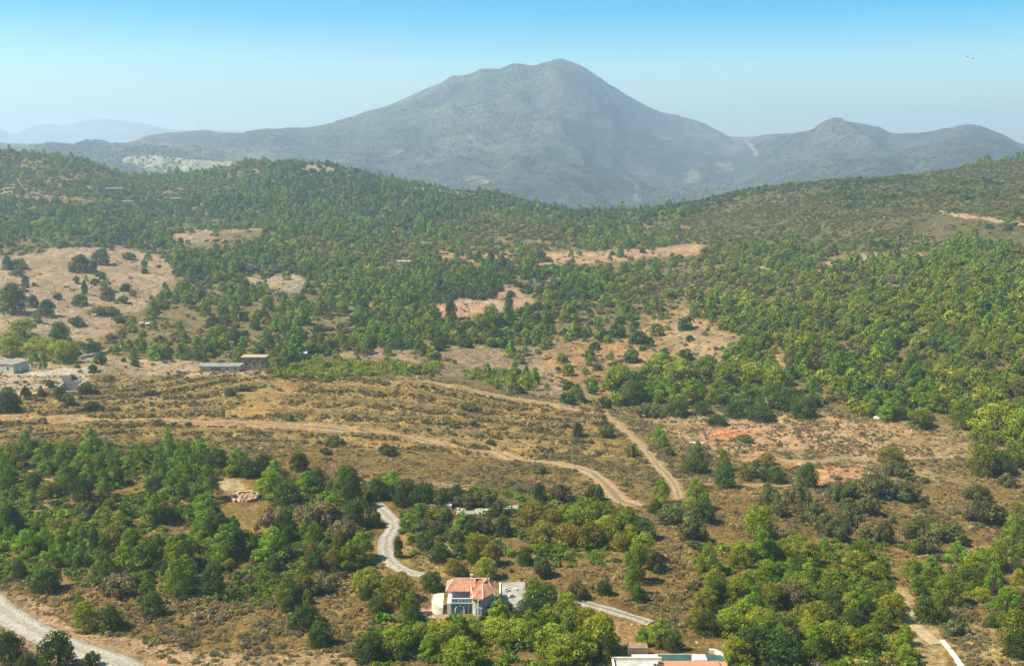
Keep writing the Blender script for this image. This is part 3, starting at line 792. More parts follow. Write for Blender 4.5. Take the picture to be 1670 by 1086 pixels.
    B(MB().box(4.4, 6.0, 1.2, 2.4, 2.25, 2.4), 'canopy', m_white)
    # pale rounded stair drum beside the house, and the terrace
    poly = []
    for k in range(15):
        a = R(100 + 160 * k / 14)
        poly.append((-5.9 + 3.2 * math.cos(a), 4.0 + 3.1 * math.sin(a)))
    dz = [2.9 - 1.5 * abs(k - 7) / 7 * (0.3 if k < 7 else 1.0) for k in range(15)]
    B(MB().prism(poly, -1.6, dz), 'stair_drum', m_cream)
    t = B(slab([(-8.8, -1.6), (-5.0, -2.6), (-2.0, -2.0), (1.4, -1.9), (1.4, -0.6), (-4.3, 0.8), (-5.6, 1.0), (-8.6, 0.6)], -1.6, -0.28), 'terrace', m_pink)
    mb = MB(); ln = [(-5.0, -1.6), (-3.4, -2.3), (-1.6, -2.45), (0.6, -2.35), (2.4, -1.9)]
    for a, b_ in zip(ln, ln[1:]):
        d = Vector((b_[0] - a[0], b_[1] - a[1])).normalized() * 0.14
        mb.prism([(a[0] + d.y, a[1] - d.x), (b_[0] + d.y, b_[1] - d.x), (b_[0] - d.y, b_[1] + d.x), (a[0] - d.y, a[1] + d.x)], -1.6, 0.18)
    mb.build('parapet', m_white, t)
    return h
house()

# paved yard beside the house with stored building blocks
yb = at(832, 985)
yard = empty('paved_yard', yb, 0, 'pale concrete yard with a low wall beside the white house', 'yard')
MB().prism([(-2.4, -3.5), (4.4, -4.0), (3.4, 12.0), (-2.2, 11.0)], [-1.2] * 4, [0.25, 0.25, 0.55, 0.6]).build('paving', m_pave, yard)
MB().box(-2.6, -2.2, -3.2, 10.8, -1.0, 0.85).build('low_wall', m_cream, yard)
rr = random.Random(3)
for x, y, sz, mm, lab in ((-1.0, 6.5, .9, m_grey, 'grey block stack at the far left corner of the concrete yard'), (1.4, 7.2, .7, m_white, 'white block stack at the far side of the concrete yard'),
                          (0.3, 3.2, 1.0, m_rock, 'biggest pale stone stack in the middle of the concrete yard'), (2.3, 1.0, .7, m_grey, 'grey block stack at the right edge of the concrete yard'), (-0.9, -1.2, .8, m_white, 'white block stack nearest the house wall on the concrete yard')):
    o = empty('block_stack', yb + Vector((x, y, 0.33 + 0.02 * y)), x * 1.3, lab, 'blocks')
    for i, (bx, by_, bz) in enumerate(((-.5, 0, 0), (.35, .1, 0), (-.1, 0, .42), (.1, .75, 0))):
        MB().box((bx - .4) * sz, (bx + .4) * sz, (by_ - .33) * sz, (by_ + .33) * sz, bz * sz, (bz + .4) * sz).build('block', mm, o)

# whitewashed shed
def shed():
    b = at(886, 1040)
    s = empty('domed_shed', b, 0.2, 'small whitewashed shed with a rounded top half hidden by trees', 'shed')
    mb = MB(); n = 14
    prof = [(1.6, -1.0), (1.6, 1.4), (1.5, 1.9), (1.15, 2.4), (0.6, 2.7), (0.0, 2.78)]
    V = []; F = []
    for r_, z in prof:
        V += [(r_ * math.cos(2 * math.pi * k / n), r_ * 0.9 * math.sin(2 * math.pi * k / n), z) for k in range(n)]
    for j in range(len(prof) - 1):
        F += [(j * n + k, j * n + (k + 1) % n, (j + 1) * n + (k + 1) % n, (j + 1) * n + k) for k in range(n)]
    mb.add(V, F).build('wall', m_white, s)
    MB().box(-0.45, 0.45, -1.52, -1.40, -0.4, 1.2).build('door', m_grey, s)
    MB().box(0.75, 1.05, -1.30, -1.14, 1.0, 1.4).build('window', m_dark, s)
shed()

# low white house at the near edge of the view
def terrace_house():
    b = at(1102, 1096, -0.9)
    h = empty('flat_terrace_house', b, 0, 'low white house with an orange tiled roof, flat white terraces and a pool', 'house')
    B = lambda mb, n, m, p=h: mb.build(n, m, p)
    B(MB().box(-2.0, 10.2, -6.0, 3.0, -2.0, 1.7), 'wall', m_white)
    r = B(MB().add([(-2.4, -6.4, 1.75), (10.6, -6.4, 1.75), (10.4, 2.6, 1.72), (9.0, 3.2, 1.72), (-2.4, 3.2, 1.72), (-2.0, -1.4, 2.55), (8.6, -1.4, 2.55),
                    (-2.4, -6.4, 1.6), (10.6, -6.4, 1.6), (10.4, 2.6, 1.6), (9.0, 3.2, 1.6), (-2.4, 3.2, 1.6)],
                   [(0, 1, 6, 5), (1, 2, 3, 6), (3, 4, 5, 6), (4, 0, 5), (7, 8, 1, 0), (8, 9, 2, 1), (9, 10, 3, 2), (10, 11, 4, 3), (11, 7, 0, 4), (11, 10, 9, 8, 7)]), 'roof', m_roof)
    t = MB()
    for k in range(32):
        x = -2.2 + k * 0.36
        t.bar((x, 3.15, 1.76), (min(x, 8.4), -1.3, 2.58), 0.07, n=4)
    tag(t.build('tile_rolls', m_roof, r), kind='stuff')
    MB().bar((-2.0, -1.4, 2.6), (8.6, -1.4, 2.6), 0.13).build('ridge_cap', m_cap, r)
    # flat terrace with parapets
    B(MB().box(-12.0, -2.05, -4.0, 5.4, -2.0, 0.9), 'flat_roof', m_flat)
    for x0, x1, y0, y1, z1 in ((-12.2, -11.8, -4.0, 5.4, 1.5), (-11.8, -2.1, 5.1, 5.5, 1.5), (-11.5, -8.0, -4.2, -1.0, 1.7), (-6.2, -2.6, -4.2, 1.0, 1.9)):
        B(MB().box(x0, x1, y0, y1, 0.7, z1), 'parapet', m_white)
    B(MB().box(-7.8, -2.5, 6.2, 8.2, -2.0, 0.7), 'low_wall', m_cream)
    p = B(MB().box(-3.0, 5.3, 5.6, 9.4, -2.0, 0.25), 'pool', m_pave)
    MB().box(-2.4, 4.7, 6.2, 8.9, 0.25, 0.30).build('pool_water', m_water, p)
    B(MB().box(4.2, 6.9, 4.0, 6.6, -2.0, 1.5), 'pump_house', m_white)
    B(MB().box(7.2, 10.8, 6.2, 9.0, -2.0, 0.15), 'basin', m_water)
    # curved white retaining wall
    mb = MB(); ln = [(8.6, 11.6), (9.8, 11.4), (10.7, 10.2), (11.3, 7.0), (11.8, 3.5), (12.2, 0.0)]
    for a, c in zip(ln, ln[1:]):
        d = Vector((c[0] - a[0], c[1] - a[1])).normalized() * 0.3
        mb.prism([(a[0] + d.y, a[1] - d.x), (c[0] + d.y, c[1] - d.x), (c[0] - d.y, c[1] + d.x), (a[0] - d.y, a[1] + d.x)], -3.0, 0.2)
    B(mb, 'curved_wall', m_cream)
    B(MB().box(-8.4, -4.4, 8.6, 11.0, -2.0, 1.9), 'outhouse', m_brownwall)
terrace_house()

# garden wall and rubble wall
def wall_line(name, pts, h, th, m, label, cat='wall', sink=1.0, rough=0.0):
    P = [hit(a, b) for a, b in pts]
    b0 = P[0]
    r_ = random.Random(len(pts) + int(pts[0][0]))
    mb = MB()
    segs = []
    for a, c in zip(P, P[1:]):
        n = max(1, int((c - a).length / 1.5)) if rough else 1
        for k in range(n):
            segs.append((a.lerp(c, k / n), a.lerp(c, (k + 1) / n)))
    for a, c in segs:
        a = a - b0; c = c - b0
        d = Vector((c.x - a.x, c.y - a.y)).normalized() * th / 2
        hh = h * (1 + rough * r_.uniform(-1, 1))
        mb.prism([(a.x + d.y, a.y - d.x), (c.x + d.y, c.y - d.x), (c.x - d.y, c.y + d.x), (a.x - d.y, a.y + d.x)], [min(a.z, c.z) - sink] * 4, [a.z + hh, c.z + hh, c.z + hh, a.z + hh])
    o = mb.build(name, m, None, b0)
    return tag(o, label, cat)
wall_line('garden_wall', [(682, 829), (737, 829)], 1.3, 2.2, m_flat, 'straight pale grey garden wall at the head of the garden')
def rubble_wall():
    P = [hit(745, 837), hit(790, 838), hit(846, 832)]
    b0 = P[0]
    o = empty('rubble_wall', b0, 0, 'broken wall of pale limestone rubble beside the grey garden wall', 'wall')
    mb = MB(); r_ = random.Random(5)
    base = stone_mesh(1, 'stone shape', m_rock)
    sv = [v.co.copy() for v in base.vertices]; sf = [tuple(p.vertices) for p in base.polygons]
    for k in range(170):
        f = r_.random() * 2
        p = P[0].lerp(P[1], f) if f < 1 else P[1].lerp(P[2], f - 1)
        q = p - b0 + Vector((0, r_.uniform(-1.6, 1.6), 0)); s = r_.uniform(0.3, 0.8)
        q.z = float(ground_z(b0.x + q.x, b0.y + q.y)) - b0.z + r_.random() ** 2 * 0.9 + .3
        M = Matrix.Rotation(r_.uniform(0, 6), 3, 'Z') @ Matrix.Rotation(r_.uniform(0, 6), 3, 'X')
        mb.add([(M @ v) * s + q for v in sv], sf)
    tag(mb.build('stones', m_rock, o), kind='stuff')
    bs = MB()
    for a, c in zip(P, P[1:]):
        a = a - b0; c = c - b0
        bs.prism([(a.x, a.y - 1.5), (c.x + .02, c.y - 1.5), (c.x + .02, c.y + 2.2), (a.x, a.y + 2.2)], min(a.z, c.z) - 1.2, [a.z + .5, c.z + .5, c.z + .9, a.z + .9])
    bs.build('base', m_pave, o)
rubble_wall()

def stone_ring():
    b = at(400, 812)
    o = empty('stone_ring', b, 0, 'round ruined stone enclosure full of orange rubble on the pine slope', 'ruin')
    base = stone_mesh(2, 'ring stone shape', m_rubble)
    sv = [v.co.copy() for v in base.vertices]; sf = [tuple(p.vertices) for p in base.polygons]
    r_ = random.Random(9)
    # curb ring, open towards the slope
    mb = MB(); n = 26; V = []; F = []
    for k in range(n):
        a = R(-150 + 300 * k / (n - 1)) + R(90)
        for rr_, z in ((3.5, -1.4), (3.5, 0.9), (4.2, 0.9), (4.2, -1.4)):
            V.append((rr_ * math.cos(a), rr_ * 1.15 * math.sin(a), z + (0.5 * math.sin(k * 1.7) * 0.3 if z > 0 else 0)))
    for k in range(n - 1):
        F += [(k * 4 + j, k * 4 + (j + 1) % 4, (k + 1) * 4 + (j + 1) % 4, (k + 1) * 4 + j) for j in range(4)]
    mb.add(V, F).build('ring_wall', m_rubble, o)
    mb = MB()
    for k in range(240):
        a = r_.uniform(0, 2 * math.pi); q = 3.3 * math.sqrt(r_.random())
        p = Vector((q * math.cos(a) - 0.3, q * 1.1 * math.sin(a), 0.9 * max(0, 1 - q / 3.6) + r_.uniform(-.3, .2)))
        s = r_.uniform(0.35, 1.0)
        M = Matrix.Rotation(r_.uniform(0, 6), 3, 'Z') @ Matrix.Rotation(r_.uniform(0, 6), 3, 'X')
        mb.add([(M @ v) * s + p for v in sv], sf)
    tag(mb.build('rubble', m_rubble, o), kind='stuff')
stone_ring()

# far sheds and ruins
def box_house(name, px, py, wpx, hpx, depth, mw, mr, label, cat, rz=0.0, openings=2, sill=None, pitched=False):
    b = at(px, py); k = FPX / b.y
    w = wpx / k; hh = hpx / k * 0.9
    o = empty(name, b, rz, label, cat)
    MB().box(-w / 2, w / 2, 0, depth, -2.0, hh).build('wall', mw, o)
    e = 0.35
    if pitched:
        MB().add([(-w / 2 - e, -e, hh), (w / 2 + e, -e, hh), (w / 2 + e, depth + e, hh), (-w / 2 - e, depth + e, hh), (-w / 2 - e, depth / 2, hh + depth * .22), (w / 2 + e, depth / 2, hh + depth * .22)],
                 [(0, 1, 5, 4), (2, 3, 4, 5), (0, 4, 3), (1, 2, 5), (3, 2, 1, 0)]).build('roof', mr, o)
    else:
        MB().box(-w / 2 - e, w / 2 + e, -e, depth + e, hh, hh + 0.35).build('roof', mr, o)
    for i in range(openings):
        x = -w / 2 + w * (i + 0.5) / openings
        f = MB().box(x - 0.7, x + 0.7, -0.08, 0.02, hh * 0.35, hh * 0.8).build('window', m_frame, o)
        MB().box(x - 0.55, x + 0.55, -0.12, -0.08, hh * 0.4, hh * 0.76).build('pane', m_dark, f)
    return o
m_dull = mat('dull roofing', (0.24, 0.22, 0.18), 0.9, 0.3, 0.3)
box_house('long_shed', 358, 606, 66, 9, 8, m_grey, m_dull, 'long low grey shed with a pale flat roof behind the brown hill', 'shed', openings=5)
box_house('mud_house', 414, 604, 40, 24, 6, m_brownwall, mat('straw roof', (0.42, 0.31, 0.17), 0.95, 0.3), 'square brown earth walled house next to the long grey shed', 'house', openings=3)
box_house('stone_barn', 4, 608, 44, 16, 11, m_grey, m_dull, 'grey stone barn with a pale flat roof above the white gravel', 'barn', R(-14), 2)
box_house('white_cottage', 487, 584, 26, 9, 5, m_brownwall, m_cream, 'small cottage with a cream roof at the edge of the pine wood', 'house', 0, 2, pitched=True)
box_house('pale_hut', 352, 564, 14, 6, 5, m_cream, m_cream, 'tiny pale hut half hidden in the wood, nearer the mud house than its twin', 'hut', 0, 1)
box_house('pale_hut', 372, 566, 16, 8, 5, m_cream, m_dull, 'tiny pale hut with a grey roof in the wood behind the mud house', 'hut', 0, 1)
box_house('field_barn', 915, 460, 40, 6, 6, m_cream, m_dull, 'long pale barn deep in the middle wood', 'barn', 0, 3)
box_house('field_store', 660, 432, 24, 6, 6, m_cream, m_flat, 'small pale store in the wood near the red earth clearing', 'hut', 0, 1)
box_house('hamlet_house', 288, 330, 22, 7, 12, m_white, m_flat, 'white house on the saddle between the two far wooded hills', 'house', 0, 2)
box_house('hamlet_house', 186, 314, 26, 7, 14, m_grey, m_flat, 'grey house under the left far wooded hill', 'house', 0.2, 2)
box_house('hamlet_house', 205, 334, 16, 6, 10, m_white, m_flat, 'small white house just below the grey house on the far hill', 'house', -0.2, 1)
wall_line('terrace_wall', [(130, 585), (160, 579), (182, 572)], 1.4, 1.2, m_rock, 'pale stone terrace wall on the slope above the gravel clearing', rough=0.2)

def ruin():
    b = at(112, 640)
    o = empty('white_ruin', b, 0.15, 'roofless white walled ruin beside dark bushes at the gravel clearing', 'ruin')
    k = FPX / b.y
    MB().box(-4.6, -0.8, 9, 9.6, -1.5, 5.6).box(-0.8, 4.6, 9.02, 9.58, -1.5, 3.4).build('rear_wall', m_rock, o)
    MB().box(-4.6, -4.0, 0.1, 9.0, -1.5, 2.6).build('side_wall', m_rock, o)
    MB().box(4.2, 4.8, 0.1, 9.0, -1.5, 3.0).build('side_wall', m_rock, o)
    MB().box(-1.2, 4.2, -0.2, 0.4, -1.5, 0.6).build('front_wall', m_rock, o)
ruin()

# white boulders
for px, py, w, lab in ((1138, 724, 26, 'large white limestone outcrop at the edge of the red bare earth'), (1418, 772, 14, 'pale rounded boulder between the dark bushes and the orange bare patch'), (1436, 682, 30, 'low pale rock ledge under the green hill'), (238, 528, 24, 'tall pale rock standing in the wood beside the pale fields'), (205, 566, 34, 'pale rocky mound at the lower edge of the pale fields')):
    b = at(px, py); s = w / FPX * b.y
    o = empty('limestone_outcrop', b, 0, lab, 'rock')
    r_ = random.Random(px)
    for k in range(7):
        q = Vector((r_.uniform(-.5, .5) * s * .75, r_.uniform(-.4, .4) * s * .6, 0.05 * s))
        st = link('rock', stone_mesh(px + k, 'rock', m_rock), o, q)
        f = s * r_.uniform(0.3, 0.55); st.scale = (f, f * .8, f * r_.uniform(.5, .9)); st.rotation_euler.z = r_.uniform(0, 6)

# the thin white concrete channel at the lower right
P = [hit(1536, 1046), hit(1553, 1066), hit(1572, 1092)]
wall_line('water_channel', [(1536, 1046), (1545, 1056), (1556, 1070), (1576, 1100)], 0.5, 0.9, m_white, 'straight white concrete water channel running downhill', 'channel')

# fence posts on the yellow bank
POSTN = ['first', 'second', 'third', 'fourth', 'fifth', 'sixth', 'seventh', 'eighth', 'ninth', 'tenth', 'eleventh', 'twelfth', 'thirteenth', 'last']
for k in range(14):
    px = 4 + k * 7.4
    p = at(px, 606 + rr.uniform(-4, 5))
    o = MB().bar((0, 0, -0.6), (rr.uniform(-.2, .2), 0, rr.uniform(2.6, 4.2)), 0.17, 0.12, 6).build('fence_post', mat('weathered posts', (0.52, 0.45, 0.33)) if k == 0 else bpy.data.materials['weathered posts'], None, p)
    tag(o, POSTN[k] + ' weathered post along the yellow bank, counted from the stone barn', 'post', 'posts on the yellow bank')

# birds
def bird(px, py, Y, span, lab, bank):
    t = (px - CX) / FPX / dy_of(py)
    o = empty('bird', (t * Y, Y, Y * float(slope_of(py))), bank, lab, 'bird')
    md = bpy.data.materials.get('dark plumage') or mat('dark plumage', (0.03, 0.035, 0.05), 0.8)
    mb = MB(); n = 8; prof = [(-.34, .01), (-.22, .05), (0, .075), (.16, .06), (.25, .045), (.30, .035), (.37, .005)]
    V = []; F = []
    for y, r_ in prof:
        V += [(r_ * math.cos(2 * math.pi * k / n) * span, y * span, r_ * .85 * math.sin(2 * math.pi * k / n) * span) for k in range(n)]
    for j in range(len(prof) - 1):
        F += [(j * n + k, (j + 1) * n + k, (j + 1) * n + (k + 1) % n, j * n + (k + 1) % n) for k in range(n)]
    mb.add(V, F).build('body', md, o)
    for s in (-1, 1):
        pts = [(0.05, .13), (.26, .17), (.5, .02), (.47, -.03), (.27, -.06), (.05, -.1)]
        zz = [0.02, .10, .05, .05, .10, .02]
        W = [(s * x * span, y * span, z * span) for (x, y), z in zip(pts, zz)] + [(s * x * span, y * span, (z - .015) * span) for (x, y), z in zip(pts, zz)]
        m6 = 6
        MB().add(W, [tuple(range(6)), tuple(range(11, 5, -1))] + [(i, m6 + i, m6 + (i + 1) % 6, (i + 1) % 6) for i in range(6)]).build('wing', md, o)
    MB().add([(-.05 * span, -.3 * span, .01 * span), (.05 * span, -.3 * span, .01 * span), (.09 * span, -.5 * span, 0), (-.09 * span, -.5 * span, 0), (0, -.3 * span, -.02 * span), (0, -.5 * span, -.02 * span)], [(0, 1, 2, 3), (0, 4, 1), (3, 2, 5), (1, 4, 5, 2), (4, 0, 3, 5)]).build('tail', md, o)
bird(1577, 93, 420, 1.5, 'dark bird in the blue sky, higher of the close pair', 0.9)
bird(1587, 96, 425, 1.5, 'dark bird in the blue sky, lower of the close pair', 2.2)
bird(323, 204, 430, 1.0, 'lone dark bird low over the far pale hills', 0.5)

# ------------------------------------------------------------------ plants: crowns as clouds of leaves, built once per shape
def crown(seed, kind, n, leaf, name, mtl):
    """crown of unit width, base at z=0; returns mesh. Leaves sit on lumpy lobes and face outwards"""
    r = np.random.default_rng(seed)
    L = []
    if kind == 'pine':
        H = 1.25
        nl = 19
        for k in range(nl):
            f = ((k + r.random() * .6) / nl)
            zc = H * (0.13 + 0.80 * f)
            rad = 0.36 * (1 - 0.80 * f ** 1.4) * r.uniform(.8, 1.15)
            a = k * 2.4 + r.random() * 1.2
            L.append((rad * math.cos(a), rad * math.sin(a), zc, 0.085 + 0.075 * (1 - f) + r.uniform(-.015, .03), 0.8 + r.uniform(0, .5)))
        L.append((0, 0, H * .93, .08, 1.6)); L.append((0, 0, H * .45, .13, 2.6))
    elif kind == 'broad':
        H = 0.95
        for k in range(22):
            a = k * 2.4 + r.random(); d = 0.38 * math.sqrt((k + .5) / 22)
            zc = H * (0.74 - 3.0 * d * d * r.uniform(.6, 1.2)) + r.uniform(-.07, .07)
            L.append((d * math.cos(a), d * math.sin(a), max(.14, zc), 0.095 + r.uniform(0, .075), 0.85))
        L.append((0, 0, H * .42, .22, 1.1))
        for k in range(8):
            L.append((.30 * math.cos(k * .8), .30 * math.sin(k * .8), .15, .12, .9))
    elif kind == 'oak':
        H = 0.85
        for k in range(17):
            a = k * 2.4 + r.random(); d = 0.35 * math.sqrt((k + .5) / 17)
            zc = H * (0.66 - 3.4 * d * d * r.uniform(.7, 1.15)) + r.uniform(-.05, .05)
            L.append((d * math.cos(a), d * math.sin(a), max(.13, zc), 0.12 + r.uniform(0, .07), 0.9))
        L.append((0, 0, H * .36, .24, 1.0))
        for k in range(9):
            L.append((.30 * math.cos(k * .7), .30 * math.sin(k * .7), .10, .13, .9))
    elif kind == 'bush':
        H = 0.55
        for k in range(16):
            a = k * 2.4 + r.random(); d = 0.39 * math.sqrt((k + .3) / 16)
            L.append((d * math.cos(a), d * math.sin(a), H * (0.55 - 2.2 * d * d * r.uniform(.5, 1.2)) + r.uniform(-.05, .05), 0.085 + r.uniform(0, .07), 0.85))
        L.append((0, 0, .12, .2, .7))
    elif kind == 'reed':
        for k in range(9):
            L.append((r.uniform(-.4, .4), r.uniform(-.4, .4), r.uniform(.15, .4), r.uniform(.1, .18), 1.7))
    elif kind == 'tuft':
        for k in range(6):
            L.append((r.uniform(-.32, .32), r.uniform(-.32, .32), r.uniform(.05, .16), r.uniform(.12, .22), .7))
    L = np.array(L)
    w = L[:, 3] ** 2; w /= w.sum()
    li = r.choice(len(L), n, p=w)
    d = r.normal(size=(n, 3)); d[:, 2] = d[:, 2] * 0.9 + 0.25
    d /= np.linalg.norm(d, axis=1)[:, None]
    rad = L[li, 3] * (0.62 + 0.45 * r.random(n) ** 0.6)
    p = L[li, :3] + d * rad[:, None] * np.c_[np.ones(n), np.ones(n), L[li, 4]]
    keep = p[:, 2] > 0.0
    p = p[keep]; d = d[keep]; li = li[keep]; n = len(p)
    nrm = d + r.normal(size=(n, 3)) * 0.45; nrm /= np.linalg.norm(nrm, axis=1)[:, None]
    u = np.cross(nrm, r.normal(size=(n, 3))); u /= np.linalg.norm(u, axis=1)[:, None]
    v = np.cross(nrm, u)
    s = leaf * (0.6 + 0.8 * r.random(n))[:, None]
    a0 = p + u * s; a1 = p - u * s * .5 + v * s * .87; a2 = p - u * s * .5 - v * s * .87
    V = np.stack([a0, a1, a2], 1).reshape(-1, 3)
    F = np.arange(3 * n).reshape(-1, 3)
    lobe = r.uniform(0.72, 1.3, len(L))
    val = lobe[li] * r.uniform(0.72, 1.3, n)
    return np_mesh(name, V, F, mtl, False, {'leaf': ('FACE', 'FLOAT', val)})

def trunk(seed, H, name, mtl, limbs=5):
    r = random.Random(seed); mb = MB()
    p = Vector((0, 0, -0.25)); rad = 0.045; q = p
    hs = [0.15, 0.4, 0.65]
    pts = [p] + [Vector((r.uniform(-.04, .04), r.uniform(-.04, .04), h * H)) for h in hs]
    rs = [0.055, 0.04, 0.028, 0.014]
    for a, b, ra, rb in zip(pts, pts[1:], rs, rs[1:]):
        mb.bar(a, b, ra, rb, 6)
    for k in range(limbs):
        a = k * 2.4 + r.random(); f = 0.25 + 0.4 * k / limbs
        s = Vector((0, 0, f * H)); e = s + Vector((math.cos(a) * .27, math.sin(a) * .27, .16 * H))
        mb.bar(s, e, 0.018, 0.006, 4)
    return mb.mesh(name, mtl)

m_bark = mat('grey brown bark', (0.13, 0.095, 0.065), 0.95, 0.3, 4.0)
KIND = {   # leaf colour, crown shape, thing name, spoken colour
    'p': ((0.155, 0.245, 0.010), 'pine', 'pine_tree', 'bright pine'),
    'g': ((0.208, 0.242, 0.012), 'broad', 'broadleaf_tree', 'light green tree'),
    'o': ((0.070, 0.112, 0.014), 'oak', 'evergreen_oak', 'dark evergreen oak'),
    'm': ((0.130, 0.140, 0.036), 'bush', 'scrub_bush', 'olive scrub bush'),
    'y': ((0.210, 0.185, 0.018), 'oak', 'yellow_bush', 'yellowish leafy bush'),
    'b': ((0.200, 0.160, 0.062), 'bush', 'dead_bush', 'dry brown bush'),
}
LM = {k: leaf_mat('leaves ' + v[2].replace('_', ' '), v[0], 0.28 if k != 'o' else 0.22) for k, v in KIND.items()}
HI = {}; NV = 5
for k, (c, shape, nm, _) in KIND.items():
    HI[k] = [(crown(100 * i + ord(k), shape, 3600 if shape != 'bush' else 2600, 0.0235 if shape != 'bush' else 0.026, nm + ' crown', LM[k]),
              trunk(i * 7 + ord(k), {'pine': 1.25, 'broad': .95, 'oak': .8, 'bush': .4}[shape], nm + ' trunk', m_bark)) for i in range(NV)]
CH = {'pine': 1.38, 'broad': 0.95, 'oak': 0.85, 'bush': 0.55}

PLACES = [  # test, words
    (lambda x, y: x < 175 and y > 1015, 'below the gravel road'),
    (lambda x, y: x < 230 and y < 800 and y > 700, 'on the pine slope rim'),
    (lambda x, y: x < 230 and 800 <= y < 900, 'midway on the pine slope'),
    (lambda x, y: x < 250 and y >= 900, 'just above the gravel road'),
    (lambda x, y: x < 340 and 700 < y < 830, 'left of the stone ring'),
    (lambda x, y: x < 440 and 700 < y < 775, 'behind the stone ring'),
    (lambda x, y: x < 500 and 775 <= y < 840, 'right beside the stone ring'),
    (lambda x, y: x < 440 and 830 <= y < 930, 'below the stone ring'),
    (lambda x, y: x < 440 and y >= 930, 'at the foot of the pine slope'),
    (lambda x, y: x < 620 and 700 < y < 830, 'under the brown hill'),
    (lambda x, y: x < 615 and 830 <= y < 930, 'just left of the stony lane'),
    (lambda x, y: x < 690 and y >= 930 and y < 1015, 'left of the white house'),
    (lambda x, y: x < 690 and y >= 1015, 'well below the white house'),
    (lambda x, y: x < 860 and 700 < y < 832, 'behind the grey garden wall'),
    (lambda x, y: x < 870 and 832 <= y < 900, 'below the grey garden wall'),
    (lambda x, y: x < 870 and 900 <= y < 1005, 'close around the white house'),
    (lambda x, y: x < 870 and y >= 1005, 'in front of the white house'),
    (lambda x, y: x < 960 and 935 <= y < 1010, 'beside the concrete yard'),
    (lambda x, y: x < 1015 and y >= 1000, 'beside the domed shed'),
    (lambda x, y: x < 1065 and 790 < y < 905, 'below the track bend'),
    (lambda x, y: x < 1065 and 905 <= y < 1000, 'above the concrete lane'),
    (lambda x, y: x < 1130 and y >= 1000, 'behind the flat terraced house'),
    (lambda x, y: 1000 < x < 1215 and 690 < y < 880, 'where the dirt tracks meet'),
    (lambda x, y: 1120 < x < 1450 and y > 875 and x < 1215, 'at the thicket fringe'),
    (lambda x, y: 1215 <= x < 1450 and 875 < y < 960, 'in the upper thicket'),
    (lambda x, y: 1215 <= x < 1460 and 960 <= y, 'in the lower thicket'),
    (lambda x, y: 1215 <= x < 1470 and 740 < y < 880, 'below the orange bare patch'),
    (lambda x, y: x >= 1440 and y > 930, 'right of the tan path'),
    (lambda x, y: x >= 1470 and 780 < y <= 930, 'on the dry terraces'),
    (lambda x, y: x >= 1470 and 640 < y <= 780, "at the green hill's foot"),
    (lambda x, y: 960 < x < 1350 and 540 < y < 690, 'in the pine grove'),
    (lambda x, y: x >= 1350 and 400 < y <= 700, 'on the green hill'),
    (lambda x, y: x < 320 and 395 < y < 560, 'in the pale fields'),
    (lambda x, y: x < 160 and 560 <= y < 690, 'by the white ruin'),
    (lambda x, y: x < 1000 and 590 < y < 800, 'on the open brown hill'),
    (lambda x, y: x < 1000 and y <= 590, 'in the middle wood'),
    (lambda x, y: True, 'on the open brown ground'),
]
PLANTS = []
def plant(px, pyc, w, h, k, lab=None, exact=False):
    """a plant whose crown shows about w by h pixels at that bearing and angle"""
    base = pyc + h * 0.44
    p = hit(px, base)
    sc_ = p.y / FPX
    W = w * sc_ * 1.24; H = h * sc_ * 1.2
    PLANTS.append(dict(p=p, W=W, H=H, k=k, px=px, py=pyc, lab=lab, area=w * h))

